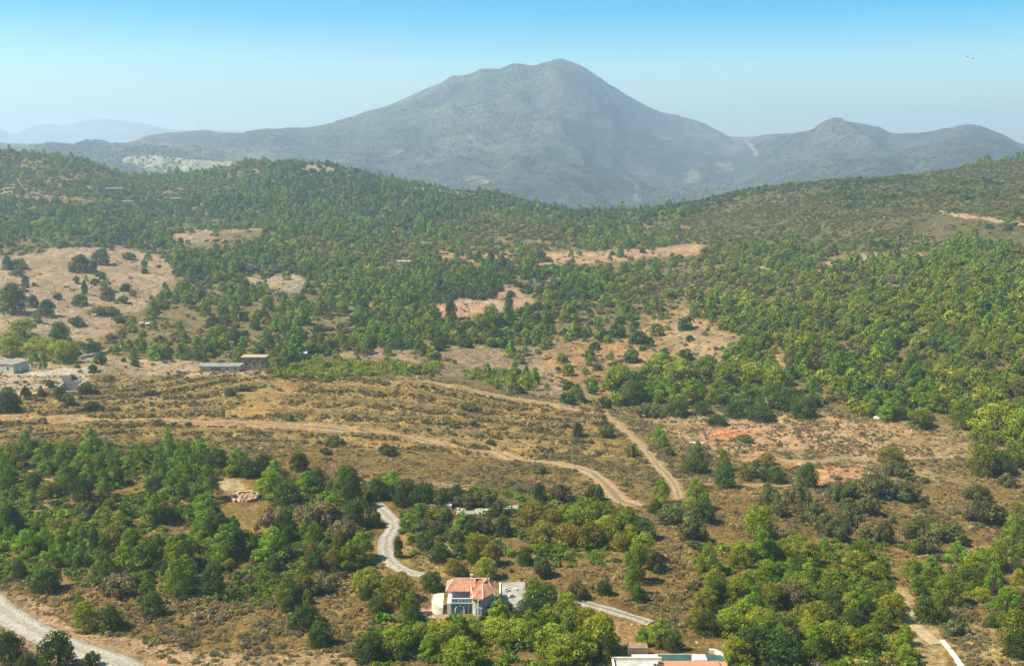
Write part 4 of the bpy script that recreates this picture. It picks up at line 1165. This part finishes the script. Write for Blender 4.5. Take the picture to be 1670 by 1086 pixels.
HERO = """
p42,722,24,40 p25,745,40,40 p75,735,36,34 p110,735,36,36 p150,722,36,42 p175,735,24,30 p5,765,30,60 p75,762,26,26 p105,772,30,30 p135,760,44,36 p162,766,20,38 o55,784,28,36
y82,797,36,28 o137,797,36,46 m145,827,30,26 o195,778,18,34 p205,757,30,24 p277,724,20,50 p262,762,28,56 p300,747,40,50 p285,792,44,50 o255,792,34,36 p10,842,40,60 o25,847,30,40
p255,832,50,50 g90,862,40,36 p45,885,50,42 p70,882,34,30 o155,882,18,48 p170,842,40,30 y190,872,50,40 p215,882,40,42 p240,902,50,50 p135,902,30,50 p170,927,42,60 p205,917,44,60
b195,952,54,44 o258,907,24,22 p300,902,50,60 p288,945,40,70 p305,932,44,50 o348,942,38,60 p240,967,32,44 o250,985,40,40 o75,944,48,44 o32,927,24,34 p130,987,20,40 g140,1006,36,54 o180,1007,46,44
o15,1052,46,62 o95,1058,64,66 m150,1074,28,28 o45,1077,36,28
p320,762,40,50 p340,790,40,58 o355,747,40,32 p390,755,46,40 o405,762,34,34 o430,757,36,32 p450,770,40,36 o488,753,32,34 p440,790,50,46 o470,802,44,44 p500,786,44,32 o520,781,40,42 m535,792,30,26
o565,772,36,32 p340,830,46,48 o345,850,26,30 o362,856,34,44 b445,846,56,44 p330,862,40,52 p370,887,50,60 o387,884,30,52 o467,852,36,46 o468,872,24,30 p445,887,54,52 o415,890,20,22
o575,800,34,62 p560,792,44,58 o582,836,52,50 m602,842,40,36 g515,872,28,42 b522,838,66,50 b562,862,56,44 y555,882,24,40 p590,892,44,50 y580,907,40,40
y510,907,30,50 o445,917,30,30 o515,917,30,40 y545,912,34,40 p572,907,40,50 g600,947,50,42 o596,966,22,22 p470,962,36,50 y495,952,40,40 o490,970,24,24 o470,987,24,26 o495,1004,50,46 o522,1032,46,46
o602,1056,50,52 p620,1042,30,40 b525,948,50,34
o615,796,30,42 p640,791,50,42 o660,802,40,48 o690,806,50,42 m720,809,40,36 o745,802,20,30 m765,817,44,24 m790,812,40,30 m812,826,24,24 p668,848,30,20 p685,838,40,32 y706,839,44,28 o730,841,18,26
p755,852,30,36 m700,857,50,26 o770,853,44,28 o820,857,26,36 m785,857,40,26 o695,880,36,32 o650,892,16,38 o718,900,40,34 m740,872,30,26 o750,895,24,26 y780,887,40,42 y802,902,30,42 o772,908,22,20 y740,922,32,26 o752,932,32,26
g792,927,38,38 o855,907,26,30 o705,947,36,34 g645,962,62,50 o616,986,36,32 p672,985,36,42 o674,1001,30,30 g640,1048,60,50 o610,1052,40,50 p666,1042,50,40 g720,1032,62,40 g760,1027,60,40 g810,1027,60,40 o732,1048,40,38
g846,1032,60,46 g755,1066,62,54 g872,1036,42,50 o825,988,24,20 p872,962,36,40 o892,967,40,40 o862,992,50,38 g925,987,42,42 g902,1042,60,52 g932,1060,72,60 g976,1032,60,70 g958,1012,50,42 o990,1054,40,50 g905,1077,62,50
p1075,1032,50,46 o1096,1042,34,40 p1046,1037,24,30
y870,836,42,40 y900,846,42,40 y886,866,46,36 y925,870,50,36 g940,846,46,42 g975,841,46,42 g990,861,42,42 y960,871,50,42 y1012,881,32,32 o1050,861,42,38 o880,802,22,30 m915,802,44,30 m970,802,30,30 g1050,892,42,50 g1036,922,32,60
p1030,946,28,52 o1042,967,24,30 m1062,912,36,40 o985,957,28,26 b940,962,40,30 m885,922,36,38 p1078,802,30,38 p1135,807,42,52 o1146,832,42,42 o1070,827,26,24 m1100,837,60,36 m1130,862,46,40
p1075,713,26,32 o1092,736,18,16 p1137,741,28,42 o1133,757,42,32 o1182,777,36,40 p1180,752,24,34 m1235,766,50,36 o1264,774,32,28 o1317,776,34,42 y1250,748,26,24
m1255,809,36,36 m1270,827,30,28 m1300,807,42,32 m1320,832,52,36 m1340,852,52,36 m1365,863,46,36 m1390,841,42,40 m1365,802,32,30 m1385,798,32,30 m1380,822,32,28 m1430,791,56,42 m1465,763,48,26 m1440,867,32,40 m1490,861,42,40
m1510,886,46,32 m1545,866,62,34 m1480,802,50,32 m1415,822,38,34 m1590,802,42,32 m1606,832,62,42 b1420,862,40,26 g1240,852,50,60 p1240,890,44,54 p1155,912,38,52 g1166,947,36,42 o1166,962,32,38
b1288,967,52,48 o1362,972,46,42 o1230,1047,66,62 o1272,1052,90,62 g1202,1062,52,52 g1592,922,42,52 g1616,912,42,42 o1586,942,50,32 p1620,947,32,52 o1636,957,24,30 p1640,987,62,52 g1650,1022,52,62 o1656,1052,42,42
p1485,932,32,42 p1496,955,28,32 o1510,992,42,52 g1545,962,52,52 g1530,992,32,52 m1560,1022,42,30 p1560,902,38,38 p1650,872,44,62 g1622,692,72,62 g1662,702,52,62 g1600,717,42,52 g1652,742,44,40 y1452,740,42,26 g1600,752,42,52
o1632,757,44,36 m1642,782,28,28 p1660,845,30,50
o30,432,30,18 o12,430,16,24 m28,444,24,12 o130,430,34,30 o152,437,14,22 o165,420,28,28 o20,487,44,50 o42,460,12,20 o76,502,26,30 m95,484,14,14 o130,489,26,20 o138,470,10,24 o176,482,24,18 m155,459,14,12 m165,449,16,12 o205,469,20,14 m202,488,18,14 m235,429,10,12 m210,417,20,14
m125,524,24,18 m24,531,14,14 m125,456,10,14 m170,506,46,16 m195,520,24,14 o54,492,18,22 g40,540,46,40 o100,545,34,40 g70,570,60,34 g105,575,50,36 g20,565,40,30
o14,655,40,44 m43,640,16,22 m68,640,14,18 m82,625,14,16 m97,640,20,24 m115,620,20,20 m112,650,20,20 m142,632,30,18 m150,660,24,14 o117,622,22,22
m545,720,34,20 m632,733,30,20 m250,640,12,10 m242,640,14,10 m375,640,18,12 m395,632,24,10 m740,692,20,12 m765,662,26,12 m800,720,16,10 o942,700,16,26 m990,702,24,24 m985,690,14,14 m470,680,20,12 m530,735,20,12
o1170,685,36,18 m1215,715,30,14 m1030,735,22,20 m880,765,24,16
o800,420,12,26 o820,430,12,28 o806,470,12,40 o830,495,14,34 g800,520,30,40 o805,548,36,30 o735,505,20,36
g1010,615,40,40 o1030,640,46,40 g1075,600,50,44 g1110,610,50,46 g1150,605,50,44 g1190,612,50,44 g1230,615,50,44 g1265,625,46,46 p1090,635,44,40 p1130,640,44,40 p1175,640,44,40 p1215,645,44,40 p1255,650,44,40 o1290,650,46,42 o1310,665,44,36 o1105,665,40,28 o1145,665,30,24 o1200,668,44,26 o1240,672,50,26 m1060,668,44,24 p1225,575,36,40 p1195,575,30,30
"""
for tok in HERO.split():  # largest oak at pine slope foot: a tree's shaded side, as dark foliage
    a, b, c, d = tok[1:].split(',')
    plant(float(a), float(b), float(c), float(d), tok[0])

# smaller plants between them, drawn area by area
FILL = [  # polygon, count, kinds, width range in metres
    ([(0, 730), (330, 730), (440, 830), (420, 930), (240, 960), (100, 930), (0, 900)], 150, 'pppppgoomyb', (2.2, 4.6)),
    ([(0, 740), (330, 740), (440, 830), (420, 930), (240, 970), (100, 930), (0, 900)], 75, 'gyymbo', (1.6, 3.2)),
    ([(440, 790), (620, 800), (600, 930), (470, 1020), (430, 900)], 40, 'ppyobbm', (1.8, 3.6)),
    ([(1200, 900), (1300, 890), (1440, 920), (1490, 1086), (1200, 1086), (1130, 1020)], 90, 'ggggpgyo', (3.4, 6.4)),
    ([(860, 820), (1030, 850), (1040, 900), (870, 890)], 26, 'yyggo', (2.6, 4.6)),
    ([(1240, 780), (1600, 780), (1640, 860), (1500, 900), (1250, 860)], 48, 'mmmmob', (2.0, 4.6)),
    ([(680, 1020), (1000, 1020), (1000, 1086), (680, 1086)], 20, 'gggp', (3.4, 5.6)),
    ([(1480, 880), (1670, 860), (1670, 1060), (1520, 1020)], 50, 'gpomb', (2.4, 5.0)),
    ([(640, 850), (860, 840), (870, 940), (700, 930)], 16, 'oymb', (1.8, 3.4)),
    ([(1360, 500), (1670, 470), (1670, 720), (1480, 700), (1330, 640), (1280, 570)], 150, 'gpgpgpoy', (5.2, 8.4)),
    ([(1060, 575), (1330, 580), (1330, 665), (1010, 660)], 26, 'pgpgo', (4.5, 7.5)),
    ([(330, 500), (620, 490), (800, 530), (790, 572), (560, 580), (330, 560)], 60, 'pgpooo', (5.5, 9.0)),
]
rf = random.Random(21)
GAPS = [[(610, 815), (650, 815), (655, 900), (700, 945), (680, 950), (610, 910)], [(718, 935), (815, 935), (855, 950), (855, 1004), (700, 1010)], [(985, 1000), (1062, 1005), (1070, 1060), (1010, 1070)],
        [(1015, 1040), (1190, 1040), (1190, 1090), (1010, 1090)], [(1430, 925), (1475, 950), (1550, 1060), (1580, 1090), (1530, 1090), (1450, 980)], [(350, 778), (432, 778), (432, 868), (350, 868)], [(940, 972), (1065, 1000), (1065, 1020), (940, 992)]]
for poly, n, kinds, (w0, w1) in FILL:
    xs = [a for a, b in poly]; ys = [b for a, b in poly]
    got = 0
    while got < n:
        x = rf.uniform(min(xs), max(xs)); y = rf.uniform(min(ys), max(ys))
        if not bool(in_poly(np.array([x]), np.array([y]), poly)[0]) or any(bool(in_poly(np.array([x]), np.array([y]), gp)[0]) for gp in GAPS):
            continue
        k = rf.choice(kinds)
        p = hit(x, y); w = rf.uniform(w0, w1) * (0.75 if k in 'mby' else 1)
        h = w * {'p': 1.25, 'g': .95, 'o': .85, 'm': .55, 'y': .8, 'b': .55}[k] * rf.uniform(.85, 1.15)
        s = FPX / p.y
        plant(x, y - h * s * .44, w * s, h * s, k)
        got += 1

def place_of(x, y):
    for f, w in PLACES:
        if f(x, y): return w

# labels: size, colour and place; the largest of a set is called so, the rest of look-alikes share one label in one group
ORD = ['first', 'second', 'third', 'fourth', 'fifth', 'sixth', 'seventh', 'eighth', 'ninth', 'tenth', 'eleventh', 'twelfth']
ROWS = ORD
by = {}
for d in PLANTS:
    d['place'] = place_of(d['px'], d['py'])
    dy = d['p'].y
    sz = d['W'] * (1.0 if d['k'] in 'mby' else 0.75)
    d['size'] = 'small' if sz < 2.6 else ('middling' if sz < 4.3 else 'big')
    by.setdefault((d['k'], d['place']), []).append(d)
for (k, place), ds in by.items():
    spoken = KIND[k][3]
    if len(ds) == 1:
        ds[0]['lab'] = f'only {spoken} {place}'; continue
    ds.sort(key=lambda d: -d['area'])
    ds[0]['lab'] = f'largest {spoken} {place}'
    rest = ds[1:]
    if len(rest) == 1:
        rest[0]['lab'] = f'smaller of the two {spoken}s {place}' if not spoken.endswith('bush') else f'smaller {spoken} of two {place}'
        continue
    rest.sort(key=lambda d: d['px'])
    rest[0]['lab'] = f'leftmost {spoken} {place}'; rest[-1]['lab'] = f'rightmost {spoken} {place}'
    mid = rest[1:-1]
    if mid:
        lo = max(mid, key=lambda d: d['py']); hi = min(mid, key=lambda d: d['py'])
        if len(mid) > 2:
            lo['lab'] = f'nearest {spoken} {place}'; hi['lab'] = f'farthest {spoken} {place}'
        for s in ('small', 'middling', 'big'):
            same = [d for d in mid if not d['lab'] and d['size'] == s]
            if len(same) == 1: same[0]['lab'] = f'single {s} {spoken} {place}'
            elif len(same) == 2:
                same[0]['lab'] = f'left one of two {s} {spoken}s {place}'; same[1]['lab'] = f'right one of two {s} {spoken}s {place}'
            else:
                nb = max(1, math.ceil(len(same) / 9))
                same.sort(key=lambda d: -d['py'])
                for bi in range(nb):
                    row = sorted(same[bi * len(same) // nb:(bi + 1) * len(same) // nb], key=lambda d: d['px'])
                    for q, d in enumerate(row):
                        rw = '' if nb == 1 else (', nearer row' if bi == 0 else ', farther row') if nb == 2 else ', ' + ROWS[bi] + ' row'
                        d['lab'] = f'{ORD[q]} {s} {spoken} from left {place}{rw}'
PLNAME = {'p': 'pines', 'g': 'broadleaf trees', 'o': 'evergreen oaks', 'm': 'scrub bushes', 'y': 'yellowish bushes', 'b': 'dry brown bushes'}
for i, d in enumerate(PLANTS):
    k = d['k']; c, shape, nm, spoken = KIND[k]
    cm, tm = HI[k][i % NV]
    o = bpy.data.objects.new(nm, None); col.objects.link(o)
    o.empty_display_size = 0.5
    o.location = d['p']
    o.rotation_euler = (0, 0, (i * 2.399) % 6.283)
    o.scale = (d['W'], d['W'], d['H'] / CH[shape])
    grp = f"{PLNAME[k]} {d['place']}" + (f", {d['size']}" if d.get('same') else '')
    tag(o, d['lab'], {'m': 'bush', 'y': 'bush', 'b': 'bush'}.get(k, 'tree'), grp)
    for pn, me in (('crown', cm), ('trunk', tm)):
        q = bpy.data.objects.new(pn, me); col.objects.link(q); q.parent = o

# ------------------------------------------------------------------ woodland, scrub and grass nobody could count
def scatter_object(name, pts, scl, rot, var, protos, label):
    pc = bpy.data.collections.new(name + ' shapes')
    for i, me in enumerate(protos):
        q = bpy.data.objects.new('%s shape %02d' % (name, i), me); pc.objects.link(q)
    me = bpy.data.meshes.new(name)
    me.vertices.add(len(pts)); me.vertices.foreach_set('co', np.asarray(pts, np.float32).ravel())
    a = me.attributes.new('scl', 'FLOAT_VECTOR', 'POINT'); a.data.foreach_set('vector', np.asarray(scl, np.float32).ravel())
    a = me.attributes.new('rot', 'FLOAT_VECTOR', 'POINT'); a.data.foreach_set('vector', np.asarray(rot, np.float32).ravel())
    a = me.attributes.new('var', 'INT', 'POINT'); a.data.foreach_set('value', np.asarray(var, np.int32))
    o = link(name, me)
    ng = bpy.data.node_groups.new(name + ' spread', 'GeometryNodeTree')
    ng.interface.new_socket('Geometry', in_out='INPUT', socket_type='NodeSocketGeometry')
    ng.interface.new_socket('Geometry', in_out='OUTPUT', socket_type='NodeSocketGeometry')
    N = ng.nodes; L = ng.links
    gi = N.new('NodeGroupInput'); go = N.new('NodeGroupOutput')
    ci = N.new('GeometryNodeCollectionInfo'); ci.inputs['Collection'].default_value = pc
    ci.inputs['Separate Children'].default_value = True; ci.inputs['Reset Children'].default_value = True
    ip = N.new('GeometryNodeInstanceOnPoints'); ip.inputs['Pick Instance'].default_value = True
    def na(n, t):
        x = N.new('GeometryNodeInputNamedAttribute'); x.data_type = t; x.inputs['Name'].default_value = n
        return x.outputs['Attribute']
    L.new(gi.outputs[0], ip.inputs['Points']); L.new(ci.outputs[0], ip.inputs['Instance'])
    L.new(na('var', 'INT'), ip.inputs['Instance Index'])
    er = N.new('FunctionNodeEulerToRotation'); L.new(na('rot', 'FLOAT_VECTOR'), er.inputs[0]); L.new(er.outputs[0], ip.inputs['Rotation'])
    L.new(na('scl', 'FLOAT_VECTOR'), ip.inputs['Scale'])
    L.new(ip.outputs[0], go.inputs[0])
    md = o.modifiers.new('spread', 'NODES'); md.node_group = ng
    return tag(o, label, None, None, 'stuff')

def wood_protos(n, leaf, kinds, per):
    out = []; idx = {}
    for k in kinds:
        c, shape, nm, _ = KIND[k]
        idx[k] = list(range(len(out), len(out) + per))
        for i in range(per):
            out.append(crown(900 + i * 13 + ord(k), shape, n, leaf, 'far ' + nm, LM[k]))
    return out, idx

def candidates(n, y0, y1, tm=0.62):
    t = rng.uniform(-tm, tm, n); Y = np.sqrt(rng.uniform(y0 * y0, y1 * y1, n))
    return t * Y, Y

# trees of the valley woods and the nearer hills
ZTREE = np.array([z[2] for z in ZONES] + [1.0]); ZSCR = np.array([z[3] for z in ZONES] + [0.6])
x, y = candidates(150000, 455, 1760)
z = ground_z(x, y); px, py = px_of(x, y, z)
zz = zone_of(x, y, px, py)
scz = np.isin(zz, [i for i, q in enumerate(ZONES) if q[2] in (0.55,)])
dens = ZTREE[zz] * np.where(scz, 3.4, 1) * np.where((py > 660) & (px < 1300), 0.0, 1.0)
dens = np.where((zz == -1) & (y < 640) & (px < 1000) & (py > 585), 0.2, dens)
# a tree in front of a clearing would hide it: keep its near edge open too
pys = py - 0.45 * 8.0 * FPX / y
zs = zone_of(x, y, px, pys)
dens = np.where(((zs >= 0) & (ZTREE[zs] < 0.5)), np.minimum(dens, ZTREE[zs] * 1.5 + np.where(ZTREE[zs] < .02, 0, .04)), dens)
clump = np.clip(0.78 + 1.3 * fbm(x / 70 + 3, y / 90 + 6, 3), 0.12, 1)
nearv = np.clip(0.30 + 0.35 * (y - 455) / 700, 0.3, 0.65)
nearv = np.where((px > 1180) & (y < 1000), 0.85, nearv)
ok = rng.random(len(x)) < dens * clump * np.where(scz, 1, nearv) * 0.95
x, y, z, px, py, zz = (a[ok] for a in (x, y, z, px, py, zz))
n = len(x)
tone = fbm(x / 130 + 20, y / 130 + 2, 3) * 1.3 + 0.3 * fbm(x / 22, y / 22, 2)
protos, idx = wood_protos(560, 0.062, 'pgomyb', 5)
right = (px > 1150) & (py > 430)
scr = scz[ok]
u = rng.random(n) + 0.9 * tone
kind = np.where(u < 0.16, 'o', np.where(u < 0.44, 'p', np.where(u < 0.80, 'g', np.where(u < 1.04, 'm', np.where(u < 1.3, 'y', 'b')))))
kind = np.where(right & np.isin(kind, ['p', 'o']) & (rng.random(n) < .6), 'g', kind)
v = rng.random(n) + 0.9 * tone
kind = np.where(scr, np.where(v < 0.1, 'o', np.where(v < 0.22, 'g', np.where(v < 1.05, 'm', 'y'))), kind)
brown = (fbm(x / 60 + 77, y / 80 + 5, 3) > 0.22) & (rng.random(n) < .7)
kind = np.where(brown, np.where(rng.random(n) < .8, 'm', 'b'), kind)
farw = (y > 820) & np.isin(kind, ['p', 'g', 'y']) & (rng.random(n) < 0.45 * np.clip((y - 820) / 300, 0, 1))
kind = np.where(farw, 'm', kind)
var = np.array([idx[k][int(r_ * 5)] for k, r_ in zip(kind, rng.random(n))])
W = np.clip(5.7 * np.exp(rng.normal(0, 0.33, n)), 2.6, 12) * np.where(scr, 0.62, 1) * np.where(kind == 'o', 1.05, 1) * np.where((kind == 'm') | (kind == 'y'), 0.8, 1) * 1.0
Hs = W * rng.uniform(0.85, 1.2, n)
scatter_object('woodland', np.c_[x, y, z - 0.1 * W], np.c_[W, W, Hs], np.c_[np.zeros(n), np.zeros(n), rng.uniform(0, 6.28, n)], var, protos, 'mixed pine and oak woodland covering the valley floor and the nearer hills')

# tall thin trees breaking the skyline of the nearer ridges are part of the woodland above

# scrub on the open slopes: a close carpet near by, thinner and coarser further out
xa, ya = candidates(520000, 190, 500); xb, yb_ = candidates(120000, 500, 1250)
x = np.r_[xa, xb]; y = np.r_[ya, yb_]
z = ground_z(x, y); px, py = px_of(x, y, z); zz = zone_of(x, y, px, py)
cl = np.clip(0.60 + 1.0 * fbm(x / 12 + 60, y / 12, 3) + 0.8 * fbm(x / 3.5, y / 3.5, 2), 0.04, 1)
ph = (y + 0.0014 * (x + 45) ** 2 + 12 * fbm(x / 60, y / 60, 2)) / 15.0; ph = ph - np.floor(ph)
onhill = (y > 378) & (y < 492) & (x / y < 0.10)
cl = np.where(onhill, np.where(np.abs(ph - 0.84) < 0.10, 2.2, 0.38) * cl, cl)
tr_near = np.zeros(len(x), bool)
for k, L in TRK.items():
    hw = TRACKS[k][1]
    for a, b in L[::2]:
        tr_near |= (x - a) ** 2 + (y - b) ** 2 < (hw + 1.2) ** 2
clear = np.zeros(len(x), bool)
for gp in GAPS: clear |= in_poly(px, py, gp)
clear |= in_poly(px, py, [(-300, 930), (0, 960), (60, 1000), (150, 1045), (270, 1075), (300, 1100), (100, 1100), (0, 1020), (-300, 990)])
keep = (rng.random(len(x)) < ZSCR[zz] * cl * np.where(y < 500, 0.55, 0.5)) & ~tr_near & ~clear
x, y, z, px, py, zz = (a[keep] for a in (x, y, z, px, py, zz))
n = len(x)
m_dry = leaf_mat('dry grass', (0.36, 0.27, 0.10), 0.35, 0.4)
m_brown = leaf_mat('brown scrub', (0.265, 0.20, 0.080), 0.35, 0.35)
m_olive = leaf_mat('olive scrub', (0.215, 0.195, 0.055), 0.3, 0.4)
m_greyg = leaf_mat('grey green scrub', (0.24, 0.21, 0.10), 0.3, 0.4)
pro = []
for i, (mm, nn) in enumerate(((m_dry, 'dry'), (m_brown, 'brown'), (m_olive, 'olive'), (m_greyg, 'grey'), (LM['p'], 'young pine'), (LM['o'], 'dark'))):
    for j in range(4):
        pro.append(crown(40 + 9 * i + j, 'tuft' if i < 2 else 'bush', 150, 0.085, nn + ' scrub', mm))
tone = fbm(x / 30 + 9, y / 30 + 4, 3)
u = rng.random(n) + 0.8 * tone
green = in_poly(px, py, [(-300, 735), (330, 725), (450, 790), (620, 800), (600, 930), (420, 990), (200, 960), (-300, 930)]) | in_poly(px, py, [(1130, 890), (1440, 880), (1500, 1100), (1190, 1100)]) | (py > 1010) & (px > 600) & (px < 1000) | in_poly(px, py, [(600, 800), (860, 800), (1040, 830), (1050, 920), (880, 930), (640, 900)])
ki = np.where(u < 0.58, 0, np.where(u < 0.80, 1, np.where(u < 0.95, 2, 3)))
ris = (onhill & (np.abs(ph - 0.84) < 0.10))[keep]
ki = np.where(onhill[keep] & (ki > 1) & (rng.random(n) < .6), 0, ki)
ki = np.where(ris & (rng.random(n) < .75), np.where(rng.random(n) < .5, 2, 1), ki)
ki = np.where(green & (rng.random(n) < .28), np.where(rng.random(n) < .7, 4, 5), ki)
W = np.exp(rng.normal(-0.12, 0.45, n)) * np.where(ki > 3, 1.7, 1) * np.where(ki == 0, 0.95, 1.15) * np.where(y > 500, 1.9, 1.0)
Hs = W * rng.uniform(0.7, 1.3, n)
scatter_object('scrub', np.c_[x, y, z - 0.04 * W], np.c_[W, W, Hs], np.c_[np.zeros(n), np.zeros(n), rng.uniform(0, 6.28, n)], ki * 4 + rng.integers(0, 4, n), pro, 'low dry scrub and grass tussocks on the open ground')

# bright green reeds and vines along the back of the brown hill
bands = [[(435, 588), (470, 582), (560, 586), (560, 616), (500, 616), (435, 612)], [(560, 592), (720, 592), (722, 610), (560, 614)], [(756, 606), (830, 606), (878, 622), (874, 640), (820, 632), (760, 618)]]
pts = []
for poly in bands:
    xs = [a for a, b in poly]; ys = [b for a, b in poly]
    for _ in range(260):
        a, b = rf.uniform(min(xs), max(xs)), rf.uniform(min(ys), max(ys))
        if bool(in_poly(np.array([a]), np.array([b]), poly)[0]): pts.append(hit(a, b)[:])
pts = np.array(pts); n = len(pts)
m_reed = leaf_mat('reeds', (0.25, 0.29, 0.022), 0.25, 0.35)
W = rng.uniform(2.0, 4.0, n)
scatter_object('reeds', pts, np.c_[W, W, W * rng.uniform(.8, 1.5, n)], np.c_[np.zeros(n), np.zeros(n), rng.uniform(0, 6.28, n)], rng.integers(0, 3, n), [crown(70 + i, 'reed', 240, .07, 'reed clump', m_reed) for i in range(3)], 'bright green reeds and vines along the back of the brown hill')

# stones on the bare ground
x, y = candidates(60000, 190, 800)
z = ground_z(x, y); px, py = px_of(x, y, z); zz = zone_of(x, y, px, py)
sd = np.where(np.isin(zz, [i for i, q in enumerate(ZONES) if q[2] < .08 and q[1][0] > .3]), 1.0, 0.10)
keep = rng.random(len(x)) < sd * 0.35
x, y, z = x[keep], y[keep], z[keep]; n = len(x)
W = np.exp(rng.normal(-0.75, 0.45, n)) * np.clip(y / 350, 1, 2.2)
m_st = mat('field stones', (0.38, 0.29, 0.19), 0.95, 0.3, 0.3)
scatter_object('field_stones', np.c_[x, y, z], np.c_[W, W, W * .7], rng.uniform(0, 6.28, (n, 3)) * np.array((.2, .2, 1)), rng.integers(0, 4, n), [stone_mesh(300 + i, 'field stone', m_st) for i in range(4)], 'pale stones and clods strewn over the bare ground')

# woods and scrub on the mountain
fl = MX.shape
i = rng.integers(0, 186, 70000); j = rng.integers(60, fl[1] - 60, 70000)
f = rng.random(70000)
mx = MX[i, j] * (1 - f) + MX[i, j + 1] * f; my = MY[i, j] * (1 - f) + MY[i + 1, j] * f
fi = f
mx = MX[i, j] + (MX[i, j + 1] - MX[i, j]) * f; my = MY[i, j] + (MY[i, j + 1] - MY[i, j]) * f; mz = MZ[i, j] + (MZ[i, j + 1] - MZ[i, j]) * f
f2 = rng.random(70000)
mx += (MX[i + 1, j] - MX[i, j]) * f2; my += (MY[i + 1, j] - MY[i, j]) * f2; mz += (MZ[i + 1, j] - MZ[i, j]) * f2
cl = np.clip(0.25 + 1.9 * fbm(mx / 260 + 7, my / 340, 4, .6), 0.0, 1)
keep = rng.random(70000) < cl
mx, my, mz = mx[keep], my[keep], mz[keep]; n = len(mx)
mp, mi = wood_protos(70, 0.17, 'om', 3)
W = rng.uniform(4, 9.5, n)
scatter_object('mountain_woods', np.c_[mx, my, mz - 1], np.c_[W, W, W * rng.uniform(.6, .95, n)], np.c_[np.zeros(n), np.zeros(n), rng.uniform(0, 6.28, n)], np.where(rng.random(n) < .12, 0, 3) + rng.integers(0, 3, n), mp, 'dark scrub and woods clothing the mountain')
